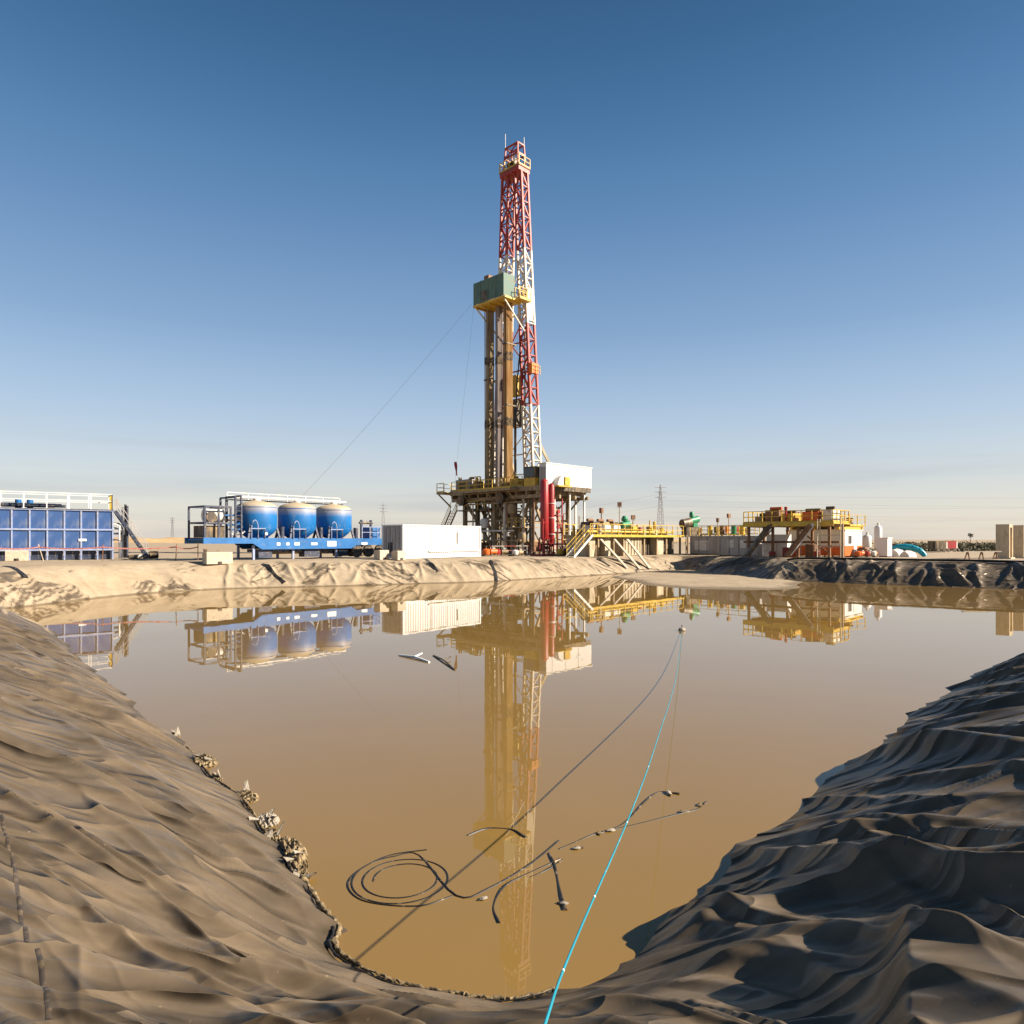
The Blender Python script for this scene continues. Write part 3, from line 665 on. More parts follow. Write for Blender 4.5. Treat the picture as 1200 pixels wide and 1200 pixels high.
# the white doghouse along the sunny side
DH = MB(); DH.box(.45, 8.3, -.02, 1.0, FL+.12, FL+2.45); DH.build('doghouse_wall', M['white'], rig)
MB().box(.35, 8.4, -.10, 1.1, FL+2.455, FL+2.56).build('doghouse_roof', M['offwhite'], rig)
MB().box(.5, 8.25, .03, 1.1, FL-.18, FL+.115).build('doghouse_base', M['steel'], rig)
for u in (1.0, 3.2, 5.4, 7.6): MB().beam((u, .05, FL-.2), (u, 2.5, FL-2.3), .16).build('doghouse_strut', M['steel'], rig)
MB().box(.415, .445, .15, .85, FL+.2, FL+2.1).build('doghouse_door', M['greytank'], rig)
for u in (1.4, 3.7, 5.9): MB().box(u, u+.03, -.05, -.022, FL+.2, FL+2.4).build('panel_seam', M['offwhite'], rig)
# faded swoosh on the doghouse wall
sw = MB(); n_ = 14
for i in range(n_):
    a0 = R(200 + 120*i/n_); a1 = R(200 + 120*(i+1)/n_); w0 = .10*math.sin(math.pi*i/n_)+.02; w1 = .10*math.sin(math.pi*(i+1)/n_)+.02
    c = (6.0, FL+1.55)
    q = [(c[0]+.55*math.cos(a0), c[1]+.5*math.sin(a0)), (c[0]+.55*math.cos(a1), c[1]+.5*math.sin(a1)), (c[0]+(.55+w1)*math.cos(a1), c[1]+(.5+w1)*math.sin(a1)), (c[0]+(.55+w0)*math.cos(a0), c[1]+(.5+w0)*math.sin(a0))]
    sw.add([(x_, -.035, z_) for (x_, z_) in q], [(0, 1, 2, 3)])
sw2 = MB().add([(6.35, -.035, FL+1.55), (6.75, -.035, FL+1.5), (6.75, -.035, FL+1.62), (6.4, -.035, FL+1.68)], [(0, 1, 2, 3)])
sw.build('logo_arc', M['logo'], rig); sw2.build('logo_tip', M['logo'], rig)
# yellow hooded winch hung on the doghouse front
hood = [(0, 0)] + [(2.1*t_, 1.15*math.sin(math.pi*t_)**.6) for t_ in [i/10 for i in range(1, 10)]] + [(2.1, 0)]
MB().prism([(1.5+a, FL+.10+b) for a, b in hood], 'y', -.75, -.06).build('winch_hood', M['offwhite'], rig)
MB().box(2.6, 3.45, -.90, -.77, FL+.15, FL+1.05).build('winch_guard', M['yellow'], rig)
MB().box(1.4, 3.7, -1.0, -.05, FL-.06, FL+.09).build('winch_shelf', M['yellow'], rig)

random.seed(23)
for i in range(26):
    v = random.uniform(5.2, 15); u = random.uniform(.3, 1.9) if not 5.6 < v < 10.6 else random.uniform(2.4, 3.4)
    h_ = random.uniform(.5, 1.9); w_ = random.uniform(.06, .22)
    MB().box(u-w_, u+w_, v-w_, v+w_, FL+.01, FL+h_).build('deck_tool', random.choice([M['drilled'], M['brown'], M['yellow'], M['steel'], M['yellow']]), rig)
for (v0, z_) in ((3.3, 1.5), (10.7, 1.7)):
    MB().cyl((.5, v0, FL+z_), (.5, v0+1.9, FL+z_), .06, 6).build('gantry_bar', M['yellow'], rig)
    for dv in (0, 1.9): MB().box(.44, .56, v0+dv-.06, v0+dv+.06, FL+.01, FL+z_).build('gantry_post', M['yellow'], rig)
# mast: two lattice columns leaning together, banded red and white
MZ0, MZ1 = FL, 47.6
def mast_c(side, z):         # centre of a column at height z (u, v)
    t = (z-MZ0)/(MZ1-MZ0); half = 2.75*(1-t) + .98*t
    return Vector((4.0 - .10*t, 7.95 + .32*t + side*half, z))
def mast_a(z): t = (z-MZ0)/(MZ1-MZ0); return .68*(1-t) + .52*t
BANDS = [(MZ0, 17.6, 'mastwhite'), (17.6, 27.2, 'mastred'), (27.2, 36.2, 'mastwhite'), (36.2, 45.6, 'mastred')]
random.seed(5)
for side in (-1, 1):
    for (z0, z1, mm) in BANDS:
        ch = MB(); la = MB(); n = max(4, round((z1-z0)/1.75))
        def cr(z, i):
            c = mast_c(side, z); a = mast_a(z); return c + Vector(((-a, a, a, -a)[i], (-a, -a, a, a)[i], 0))
        for i in range(4): ch.beam(cr(z0, i), cr(z1-.02, i), .25)
        for k in range(n):
            za = z0 + (z1-z0)*k/n; zb = z0 + (z1-z0)*(k+1)/n
            for i in range(4):
                j = (i+1) % 4
                la.beam(cr(za+.1, i), cr(za+.1, j), .13)
                if (k+i) % 2: la.beam(cr(za+.1, i), cr(zb+.1 if k < n-1 else zb-.02, j), .13)
                else: la.beam(cr(za+.1, j), cr(zb+.1 if k < n-1 else zb-.02, i), .13)
        if mm == 'mastwhite' and side == -1 and z0 > 20:      # plated panel behind the finger board
            pass
        sec = ch.build('mast_section', M[mm], rig)
        la.build('lattice', M[mm], sec, kind='stuff')
# back bracing between the columns
z = 12.0; k = 0
while z < 44:
    zb = min(z + 3.4, 45); mm = next(m for (a, b, m) in BANDS if a <= z < b)
    A0 = mast_c(-1, z)+Vector((.6, .5, 0)); B0 = mast_c(1, z)+Vector((.6, -.5, 0)); A1 = mast_c(-1, zb)+Vector((.6, .5, 0)); B1 = mast_c(1, zb)+Vector((.6, -.5, 0))
    MB().beam(A0, B0, .14).build('back_girt', M[mm], rig)
    MB().beam(A0 if k % 2 else B0, B1 if k % 2 else A1, .11).build('back_brace', M[mm], rig)
    z = zb; k += 1
# plated stretch of the sunny column beside the finger board and small platforms
c_ = mast_c(-1, 29.5)
MB().box(c_.x-.62, c_.x+.62, c_.y-.72, c_.y-.66, 27.6, 31.4).build('mast_plate', M['mastwhite'], rig)
c_ = mast_c(-1, 22.0)
MB().box(c_.x-.75, c_.x+.45, c_.y-1.2, c_.y-.7, 21.2, 22.4).build('junction_box', M['orange'], rig)
railing(rig, [(c_.x-.8, c_.y-1.3, 21.1), (c_.x+.6, c_.y-1.3, 21.1)], 1.0, M['yellow'], .7, r=.03)
# crown: water table, rails, red frame on top
ct = mast_c(0, 45.6); hw = 1.62
MB().box(ct.x-.95, ct.x+.95, ct.y-hw, ct.y+hw, 45.6, 46.1).build('crown_beam', M['mastred'], rig)
MB().box(ct.x-.98, ct.x+.98, ct.y-hw-.08, ct.y+hw+.08, 46.1, 46.22).build('crown_platform', M['brown'], rig)
railing(rig, [(ct.x-.93, ct.y-hw-.03, 46.22), (ct.x-.93, ct.y+hw+.03, 46.22), (ct.x+.93, ct.y+hw+.03, 46.22), (ct.x+.93, ct.y-hw-.03, 46.22)], 1.15, M['yellow'], .85, toe=True, r=.045, closed=True)
for (du, dv) in ((-.7, -1.2), (.7, -1.2), (.7, 1.2), (-.7, 1.2)):
    MB().beam((ct.x+du, ct.y+dv, 46.22), (ct.x+du*.75, ct.y+dv*.85, 49.2), .16).build('crown_post', M['mastred'], rig)
for zz in (47.9, 49.15):
    f_ = .75 if zz > 49 else .86; g_ = .85 if zz > 49 else .93
    q = [(ct.x-.7*f_, ct.y-1.2*g_), (ct.x+.7*f_, ct.y-1.2*g_), (ct.x+.7*f_, ct.y+1.2*g_), (ct.x-.7*f_, ct.y+1.2*g_)]
    for a, b in zip(q, q[1:]+q[:1]): MB().beam((*a, zz), (*b, zz), .17).build('crown_frame_bar', M['mastred'], rig)
for s_ in (-1, 1): MB().beam((ct.x-.55, ct.y-1.05*s_, 47.95), (ct.x-.52, ct.y+1.0*s_, 49.1), .11).build('crown_frame_brace', M['mastred'], rig)
for v in (-.55, 0, .55): MB().cyl((ct.x-.10, ct.y+v-.09, 46.9), (ct.x-.10, ct.y+v+.09, 46.9), .62, 18).build('crown_sheave', M['drilled'], rig)
MB().cyl((ct.x-.5, ct.y+1.1, 49.2), (ct.x-.5, ct.y+1.1, 51.0), .035, 5).build('lightning_rod', M['offwhite'], rig)
MB().cyl((ct.x+.5, ct.y-1.1, 49.2), (ct.x+.5, ct.y-1.1, 50.1), .04, 5).build('beacon_mast', M['offwhite'], rig)
# hoist lines, travelling block, top drive
ln = MB()
for (du, dv) in ((-.12, -.5), (-.12, -.18), (-.12, .18), (-.12, .5)): ln.cyl((ct.x+du, ct.y+dv, 46.5), (3.7, 7.95+dv*.9, 21.4), .02, 4)
ln.build('hoist_line', M['drilled'], rig, kind='stuff')
MB().box(3.3, 4.1, 7.4, 8.5, 18.9, 21.4).build('travelling_block', M['yellow'], rig)
MB().box(3.2, 4.3, 7.3, 8.6, 15.2, 18.5).build('top_drive', M['drilled'], rig)
MB().cyl((3.7, 7.95, 8.3), (3.7, 7.95, 15.2), .16, 10).build('drill_string', M['drilled'], rig)
MB().tube([(3.4, 6.6, 26), (2.9, 6.9, 20), (3.0, 7.2, 15.4), (3.2, 7.5, 14.9), (3.3, 7.6, 15.6)], .09, 8).build('rotary_hose', M['black'], rig, True)
MB().cyl((3.35, 5.9, FL), (3.75, 6.4, 26.5), .10, 8).build('mast_standpipe', M['drilled'], rig)
# A-frame leg behind the mast
for v in (4.2, 11.7):
    MB().beam((8.0, v, FL+.1), (4.9, v + (1.2 if v < 8 else -1.2), 13.6), .24, .3).build('frame_leg', M['tanktan'], rig)
MB().beam((6.6, 4.7, 10.2), (4.6, 5.2, 10.4), .14).build('frame_tie', M['offwhite'], rig)
# finger board with its green wind wall
WZ = 29.4; U0, U1, V0, V1 = -.75, .95, 5.4, 10.4
MB().box(U0, U1+1.2, V0-.2, V1+.2, WZ-.25, WZ-.02).build('finger_board_floor', M['yellow'], rig)
MB().box(U0-.06, U0, V0-.06, V1+.06, WZ, WZ+2.55).build('wind_wall', M['windgreen'], rig)
MB().box(U0+.003, U1, V0-.06, V0, WZ, WZ+2.55).build('wind_wall', M['windgreen'], rig)
MB().box(U0+.003, U1, V1, V1+.06, WZ, WZ+2.55).build('wind_wall', M['windgreen'], rig)
for v in (6.6, 7.9, 9.2): MB().box(U0-.085, U0-.062, v-.02, v+.02, WZ+.05, WZ+2.65).build('wall_seam', M['drilled'], rig)
MB().box(U0-.09, U0-.064, 8.1, 9.0, WZ+.2, WZ+1.3).build('wall_opening', M['drilled'], rig)
MB().box(U0+.3, U0+1.1, V1-2.2, V1-1.4, WZ+.01, WZ+3.15).build('wall_locker', M['brown'], rig)
for v in (5.6, 6.8, 8.0, 9.2, 10.2): MB().box(U0+.1, U1+1.0, v-.07, v+.07, WZ-.42, WZ-.26).build('finger', M['yellow'], rig)
railing(rig, [(U1+.05, V0-.12, WZ), (U1+1.9, V0-.12, WZ)], 1.25, M['yellow'], .6, toe=True, r=.04)
MB().box(U1+.05, U1+1.9, V0-.95, V0-.21, WZ-.16, WZ-.02).build('side_platform', M['yellow'], rig)
railing(rig, [(U1+.05, V0-.9, WZ-.02), (U1+1.85, V0-.9, WZ-.02)], 1.2, M['yellow'], .6, toe=True, r=.04)
for v in (V0+.1, V1-.1): MB().beam((U0+.2, v, WZ-.3), (3.3, v + (.3 if v < 8 else -.3), WZ-3.4), .13).build('finger_board_strut', M['mastwhite'], rig)
# stands of drill pipe racked in three bundles, tool joints at the thirds
def pipe_rack(v0, nu, nv, m, seed, ztop, u0=.55, sp=.17):
    random.seed(seed); b = MB(); j = MB()
    for i in range(nu):
        for k in range(nv):
            u = u0 + i*sp; v = v0 + k*sp; lean = Vector((random.uniform(-.05, .05), random.uniform(-.04, .04), 0)); top = ztop + random.uniform(-.5, .7)
            b.cyl((u, v, FL+.02), Vector((u, v, top))+lean, .066, 6)
            for f in (.33, .352, .665, .688):
                z_ = FL + (ztop-FL)*(f + random.uniform(-.006, .006))
                c = Vector((u, v, 0)) + lean*f; j.cyl(c+Vector((0, 0, z_)), c+Vector((0, 0, z_+.42)), .086, 6)
    o = b.build('drill_pipe_stand', m, rig, True, kind='stuff')
    j.build('tool_joint', M['drilled'], o, True, kind='stuff')
pipe_rack(6.15, 6, 4, M['pipe'], 1, 29.9)
pipe_rack(7.85, 5, 3, M['pipegrey'], 2, 29.7, .7)
pipe_rack(9.35, 6, 4, M['pipedark'], 3, 29.9)
MB().box(.25, 2.3, 5.9, 10.4, FL+.001, FL+.30).build('setback_mat', M['drilled'], rig)
for (z_, v0, v1) in ((17.2, 6.05, 6.8), (24.3, 6.05, 6.8), (20.6, 9.25, 10.0)):
    MB().box(.40, 2.0, v0, v1, z_, z_+.14).build('pipe_strap', M['drilled'], rig)
# red rag hanging from the tugger line by the left end
MB().cyl((-.6, 14.3, FL+.2), (-.8, 10.4, WZ-.3), .010, 4).build('tugger_line', M['drilled'], rig)
fl = MB(); rows = 7
for i in range(rows):
    t_ = i/(rows-1); w_ = .30*(1-.3*t_); fl.add([( -.55+.05*math.sin(i), 14.1-w_-.25*t_, FL+3.6-1.7*t_), (-.55-.06*math.sin(i), 14.1+w_*.6-.25*t_, FL+3.7-1.7*t_)], [])
fl.f = [(2*i, 2*i+1, 2*i+3, 2*i+2) for i in range(rows-1)]
fl.build('signal_flag', M['cloth'], rig)

# guy wire out to the left
w0 = rig.matrix_basis @ Vector((-.9, 10.5, WZ+.3)); w1 = Vector((-37, 96, 1.6))
gw = MB(); gw.tube([w0 + (w1-w0)*t_ + Vector((0, 0, -3.2*t_*(1-t_))) for t_ in [i/14 for i in range(15)]], .014, 4)
tag(gw.build('guy_wire', M['pylon']), 'thin guy wire slanting from the finger board down to the left', 'wire')

# ------------------------------------------------------------------ red gas separator beside the rig
sz = gz(3.1, 70)
sep = empty('gas_separator', (*at(638, 71)[:2], sz), R(45), 'two tall bright red cylinders, a gas separator in a pipe frame under the doghouse', 'gas separator')
def vessel(x, y, r, z0, z1, name='vessel'):
    return MB().lathe([(.05, z0), (r*.7, z0+.12), (r, z0+.35), (r, z1-.35), (r*.7, z1-.12), (.06, z1)], (x, y, 0), 22).build(name, M['red'], sep, True)
vessel(0, 0, .44, 1.5, 8.0); vessel(.85, -.2, .33, .9, 7.6)
for (x, y) in ((-.5, -.5), (.5, -.5), (.5, .5), (-.5, .5)): MB().cyl((x*.7, y*.7, .1), (x*.7, y*.7, 1.9), .07, 7).build('vessel_leg', M['red'], sep)
for (x, y) in ((.7, -.35), (1.0, -.35), (.85, 0)): MB().cyl((x, y, .1), (x, y, 1.2), .05, 7).build('vessel_leg', M['red'], sep)
MB().box(-1.2, 2.9, -.9, .9, -.02, .16).build('separator_skid', M['red'], sep)
for (x, y, z1) in ((2.1, -.6, 6.0), (2.1, .6, 5.6), (1.4, -.6, 4.4), (-.9, -.6, 3.8)): MB().cyl((x, y, .16), (x, y, z1), .075, 7).build('frame_post', M['red'], sep)
for (a, b) in (((2.1, -.6, 4.2), (.85, -.2, 4.2)), ((2.1, .6, 5.2), (0, 0, 5.2)), ((2.1, -.6, 2.4), (2.1, .6, 2.4)), ((1.4, -.6, 3.3), (2.1, -.6, 3.3)), ((-.9, -.6, 3.4), (0, 0, 3.4)), ((2.1, -.6, 1.2), (-.9, -.6, 1.2))):
    MB().cyl(a, b, .09, 8).build('pipe_branch', M['red'], sep)
for z_ in (2.2, 3.9, 5.4): MB().cyl((.85, -.2, z_), (.85, -.2, z_+.08), .42, 16).build('vessel_flange', M['offwhite'], sep)
for z_ in (4.6, 3.0): MB().cyl((1.45, -.55, z_), (1.45, -.75, z_), .2, 12).build('valve_wheel', M['red'], sep)

# low railing along the pad edge in front of the rig
fr = empty('pipe_barrier', at(576, 68), R(37), 'low red and white pipe barrier along the pad edge below the rig', 'barrier')
for i in range(9):
    if i < 9: MB().cyl((i*1.5, 0, 0), (i*1.5, 0, 1.05), .035, 6).build('barrier_post', M['mastwhite'] if i % 2 else M['red'], fr)
for i in range(8):
    for z_ in (.55, 1.0): MB().cyl((i*1.5+.04, 0, z_), (i*1.5+1.46, 0, z_), .03, 6).build('barrier_rail', M['red'] if i % 2 else M['mastwhite'], fr)
# a few machines standing at the foot of the rig
def skid_pump(px, Y, rz, mbody, mmotor, label, s=1.0):
    t = empty('skid_pump', at(px, Y), rz, label, 'pump', 'machines on skids at the foot of the rig')
    MB().box(-1.0*s, 1.0*s, -.4*s, .4*s, 0, .16*s).build('pump_skid', M['drilled'], t)
    MB().lathe([(.05, 0), (.36*s, .02), (.42*s, .2*s), (.42*s, .5*s), (.3*s, .62*s), (.05, .66*s)], (-.5*s, 0, .16*s), 16).build('pump_casing', mbody, t, True)
    MB().cyl((.0, 0, .5*s), (.85*s, 0, .5*s), .28*s, 14).build('pump_motor', mmotor, t, True)
    MB().lathe([(.09*s, 0), (.09*s, .22*s), (.16*s, .23*s), (.16*s, .29*s)], (-.5*s, 0, .8*s), 12).build('pump_outlet', M['drilled'], t, True)
    MB().box(.25*s, .55*s, -.14*s, .14*s, .76*s, .92*s).build('terminal_box', M['greytank'], t)
    for x in (.1*s, .7*s): MB().box(x-.05, x+.05, -.25*s, .25*s, .16*s, .28*s).build('motor_foot', M['drilled'], t)
    return t
skid_pump(574, 67.5, R(40), M['orange'], M['orange'], 'orange pump on a skid by the end of the white container', .95)
skid_pump(587, 68.5, R(30), M['red'], M['drilled'], 'dark red pump on a skid, right of the orange one', .9)
skid_pump(607, 69, R(45), M['offwhite'], M['steel'], 'pale muddy pump on a skid in front of the rig legs', .8)
skid_pump(660, 70, R(45), M['yellow'], M['drilled'], 'yellow pump with dark motor right of the red cylinders', .9)

# ------------------------------------------------------------------ the long blue tank at the left
def ribbed_tank():
    Y = 52; x = (133-600)/800*Y; a = R(35); L_ = 12.5
    o = Vector((x, Y, 0)) - Vector((math.cos(a), math.sin(a), 0))*L_
    t = empty('mud_tank', (o.x, o.y, gz(x, Y)-.02), a, 'long dark blue ribbed steel tank with white handrail on top at the left', 'tank')
    H0, H1, W = .75, 3.72, 2.6
    MB().box(.05, L_-.05, .05, W, H0, H1-.02).build('tank_body', M['tankblue'], t)
    n = 12; st = L_/n; pm = MB().box(.05, st-.05, -.005, .045, .03, (H1-H0)/2-.10).mesh('wall_panel', M['tankblue'])
    for i in range(n):
        for k in range(2): link('wall_panel', pm, t, loc=(i*st, random.uniform(-.02, .012), H0+.05+k*((H1-H0)/2)))
    rm = MB().box(-.05, .05, -.09, .06, 0, H1-.02).mesh('rib', M['paleblue'])
    for i in range(n+1): link('rib', rm, t, loc=(min(max(i*st, .05), L_-.05), 0, .02))
    for z_ in (H0-.05, (H0+H1)/2-.04, H1-.06): MB().box(-.02, L_+.02, -.13, .0, z_, z_+.12).build('rail_band', M['paleblue'], t)
    MB().box(-.03, L_+.03, -.14, W+.05, H1, H1+.06).build('top_deck', M['navy'], t)
    for y_ in (.3, W-.4): MB().box(0, L_, y_, y_+.3, -.02, .28).build('skid_runner', M['navy'], t)
    pm2 = MB().box(.08, st-.08, .25, .3, .0, .70).mesh('lower_panel', M['navy'])
    for i in range(n): link('lower_panel', pm2, t, loc=(i*st, 0, .02))
    for yy in (-.05, W): railing(t, [(.1, yy, H1+.06), (L_-.1, yy, H1+.06)], 1.15, M['white'], 1.35, toe=False, r=.035)
    railing(t, [(L_-.1, -.05, H1+.06), (L_-.1, W, H1+.06)], 1.15, M['yellow'], .9, r=.035)
    # piping and agitator motors lying on the deck
    for (x0, x1, y_, r) in ((.5, 8.8, .9, .16), (2, 9.5, 1.6, .11), (6.2, 9.2, .5, .13)): MB().cyl((x0, y_, H1+.3), (x1, y_, H1+.3), r, 10).build('deck_pipe', M['navy'], t, True)
    for x_ in (6.6, 7.3, 3.2): MB().cyl((x_, 1.2, H1+.06), (x_, 1.2, H1+.75), .2, 12).build('agitator_motor', M['blue'], t, True)
    MB().box(L_-2.25, L_-1.75, -.10, -.012, H0+1.05-.4, H0+1.22-.4).build('tank_label', M['mark'], t)
    # pipes, valves and a stair at the near end
    stairs(t, (L_+2.4, .6, .05), (L_+.15, .6, H1), .8, M['navy'], M['greytank'], 14, Vector((0, 1, 0)))
    random.seed(4)
    for i in range(9):
        x_ = L_ + random.uniform(.15, 1.2); y_ = random.uniform(-.1, 1.9); z_ = random.uniform(1.2, 4.6)
        MB().tube([(x_, y_, .1), (x_, y_, z_), (x_-.25, y_, z_+.15), (L_-.02, y_, z_+.15)] if z_ < 3.3 else [(x_, y_, .1), (x_, y_, z_)], random.uniform(.05, .10), 8).build('end_pipe', random.choice([M['navy'], M['navy'], M['offwhite'], M['drilled']]), t, True)
    for i in range(5):
        x_ = L_ + random.uniform(.3, 2.6); y_ = random.uniform(-.2, 1.5); r = random.uniform(.15, .3)
        MB().cyl((x_, y_, r), (x_+.6, y_, r), r, 12).build('end_motor', random.choice([M['drilled'], M['offwhite'], M['brown']]), t, True)
    return t
ribbed_tank()

# ------------------------------------------------------------------ trailer with three silos
def silo_trailer():
    a = R(50); s1 = Vector(((301-600)/800*52, 52, 0)); d = Vector((math.cos(a), math.sin(a), 0)); o = s1 - d*4.8
    t = empty('silo_trailer', (o.x, o.y, gz(s1.x, s1.y)-.42), a, 'blue flatbed trailer carrying three blue silos with dusty pale tops', 'trailer')
    Z = 1.45; Wd = 2.9
    # frame: gooseneck at the left, main rails, deck
    prof = [(0, 1.62), (0, 2.05), (16.2, 2.0), (16.2, 1.45), (13.0, 1.45), (12.5, 1.18), (4.4, 1.18), (3.7, 1.62)]
    for y_ in (-1.45, 1.25): MB().prism([(px_, z_) for px_, z_ in prof], 'y', y_, y_+.2).build('side_rail', M['blue'], t)
    MB().box(.1, 16.1, -1.24, 1.24, 1.85, 1.98).build('deck', M['blue'], t)
    for x_ in (5.0, 7.5, 10.0): MB().box(x_, x_+.15, -1.22, 1.22, 1.3, 1.83).build('cross_member', M['navy'], t)
    # markings along the rail
    for (x0, w_, h_) in ((5.6, .28, .22), (6.4, .25, .2), (7.1, .45, .22), (8.6, .55, .2), (10.1, .85, .42), (13.5, .6, .2)): MB().box(x0, x0+w_, -1.475, -1.452, 1.52-h_/2+.06, 1.52+h_/2+.06).build('rail_label', M['mark'], t)
    # silos
    R_ = 1.47
    prof = [(.5, .0), (.75, .03), (1.25, .42), (R_, .75), (R_, 2.35), (R_*.93, 2.52), (R_*.7, 2.70), (.3, 2.86), (.05, 2.88)]
    sm = MB().lathe(prof, (0, 0, 0), 40).mesh('silo', M['siloblue'], True)
    for i in range(3):
        s_ = link('silo', sm, t, loc=(4.8+3.47*i, 0, 2.02), rot=(0, 0, i*2.1))
        MB().cyl((0, 0, 2.86), (0, 0, 3.02), .28, 14).build('silo_hatch', M['offwhite'], s_)
        for (r_, z_) in ((R_+.012, .78), (R_+.012, 2.3)):
            MB().lathe([(r_-.02, z_), (r_, z_), (r_, z_+.05), (r_-.02, z_+.05)], (0, 0, 0), 36).build('silo_band', M['blue'], s_, True)
        c_ = 4.8+3.47*i
        for sx_ in (-1, 1):
            for sy_ in (-1, 1): MB().beam((c_+sx_*1.28, sy_*1.05, 1.98), (c_+sx_*1.05, sy_*.9, 3.0), .14).build('silo_leg', M['navy'], t)
        # hoop guard and cradle at the foot
        hoop = [(c_-1.0+.26*math.cos(q), -1.5, 2.75+.6*max(0, math.sin(q))) for q in [math.pi*k/8 for k in range(9)]]
        MB().tube([(c_-.74, -1.5, 2.0)] + hoop + [(c_-1.26, -1.5, 2.0)], .035, 6).build('hoop_guard', M['paleblue'], t, True)
        for dx in (-1.3, -.75, -.2): MB().box(c_+dx-.03, c_+dx+.03, -1.53, -1.47, 2.0, 2.72).build('cradle_post', M['navy'], t)
        MB().box(c_-1.35, c_-.15, -1.53, -1.47, 2.7, 2.76).build('cradle_rail', M['paleblue'], t)
        MB().cyl((c_+1.5, -1.0, 2.0), (c_+1.5, -1.0, 2.9), .20, 10).build('valve_body', M['navy'], t, True)
        MB().tube([(c_, -.2, 2.0), (c_+.6, -1.2, 1.75), (c_+1.5, -1.25, 1.75)], .12, 8).build('discharge_pipe', M['navy'], t, True)
        if i == 0: MB().cyl((c_-.1, -1.55, 2.35), (c_-.1, -1.47, 2.35), .11, 14).build('gauge', M['mark'], t)
    # manifold and walkway along the top
    MB().cyl((3.2, .6, 5.12), (13.4, .6, 5.12), .09, 8).build('top_manifold', M['offwhite'], t, True)
    MB().box(3.2, 13.4, .9, 1.5, 4.9, 4.96).build('top_walkway', M['navy'], t)
    railing(t, [(3.2, 1.48, 4.96), (13.4, 1.48, 4.96)], .55, M['offwhite'], 1.7, r=.03)
    for x_ in (3.2, 6.53, 10.0, 13.4): MB().box(x_-.05, x_+.05, 1.42, 1.52, 1.98, 4.9).build('walkway_post', M['navy'], t)
    # machinery cage on the gooseneck
    for (x_, y_) in ((.2, -1.2), (1.2, -1.2), (2.1, -1.2), (.2, 1.2), (2.1, 1.2)): MB().box(x_-.06, x_+.06, y_-.06, y_+.06, 2.05, 4.25).build('cage_post', M['navy'], t)
    for z_ in (3.1, 4.25):
        for (p, q) in (((.2, -1.2), (2.1, -1.2)), ((2.1, -1.2), (2.1, 1.2)), ((2.1, 1.2), (.2, 1.2)), ((.2, 1.2), (.2, -1.2))): MB().beam((*p, z_), (*q, z_), .12).build('cage_bar', M['navy'], t)
    MB().cyl((.6, -.3, 3.65), (1.9, -.3, 3.65), .48, 18).build('air_receiver', M['offwhite'], t, True)
    MB().box(.4, 1.8, -.9, .9, 2.06, 2.9).build('engine_block', M['drilled'], t)
    MB().cyl((.75, -.95, 3.5), (.75, -1.1, 3.5), .38, 16).build('fan_ring', M['drilled'], t)
    for (x_, z1) in ((2.5, 5.0), (2.95, 5.1)):
        for y_ in (-1.1, 1.1): MB().box(x_-.06, x_+.06, y_-.06, y_+.06, 2.0, z1).build('cage_post', M['navy'], t)
        MB().beam((x_, -1.1, z1), (x_, 1.1, z1), .12).build('cage_bar', M['navy'], t)
    ladder(t, (2.72, -1.15, 2.0), (2.72, -1.15, 5.0), .4, M['navy'], 9)
    for i in range(5):
        z_ = 2.3 + .35*i; MB().tube([(2.2, -1.0+.3*i, z_), (3.0, -1.0+.3*i, z_), (3.3, -.9+.2*i, z_+.2)], .07, 7).build('cage_pipe', random.choice([M['offwhite'], M['drilled'], M['blue']]), t, True)
    # rear platform with pipes
    for (x_, z1) in ((13.9, 3.6), (14.9, 3.6)): MB().box(x_-.08, x_+.08, -1.0, -.84, 2.0, z1).build('rear_post', M['navy'], t)
    MB().cyl((13.7, -.9, 3.35), (15.1, -.9, 3.35), .10, 8).build('rear_pipe', M['drilled'], t, True)
    railing(t, [(13.6, -1.4, 1.98), (16.1, -1.4, 1.98), (16.1, 1.4, 1.98)], 1.0, M['paleblue'], .8, r=.03)
    MB().box(15.2, 16.0, -.8, .8, 1.99, 3.0).build('rear_box', M['blue'], t)
    # landing gear, axles, wheels
    for x_ in (3.9, 7.2, 11.2):
        for y_ in (-1.1, 1.1): MB().box(x_-.08, x_+.08, y_-.08, y_+.08, .40, 1.5).build('support_leg', M['paleblue'], t)
    tm = MB().lathe([(.28, -.14), (.46, -.15), (.52, -.10), (.52, .10), (.46, .15), (.28, .14)], (0, 0, 0), 26).mesh('tyre', M['tyre'], True)
    rm = MB().lathe([(.05, -.10), (.27, -.08), (.29, -.12), (.29, .12), (.27, .06), (.12, .04), (.05, .1)], (0, 0, 0), 20).mesh('rim', M['offwhite'], True)
    for x_ in (13.2, 14.4, 15.6):
        MB().cyl((x_, -1.1, .94), (x_, 1.1, .94), .09, 8).build('axle', M['drilled'], t)
        for y_ in (-1.22, 1.22):
            w_ = bpy.data.objects.new('wheel', tm); COL.objects.link(w_); w_.parent = t; w_.location = (x_, y_, .94); w_.rotation_euler = (R(90), 0, 0)
            link('rim', rm, w_)
    MB().box(4.5, 12.4, -.9, .9, .95, 1.17).build('under_frame', M['navy'], t)  # frame box, kept dark to fill in the shadow below the trailer
    for (x0, x1) in ((4.3, 5.4), (8.2, 9.6), (11.4, 12.3)): MB().box(x0, x1, -1.15, -.35, .55, 1.16).build('tool_box', M['navy'], t)
    MB().box(12.6, 16.1, -1.4, -1.0, 1.50, 1.56).build('mudguard', M['navy'], t)
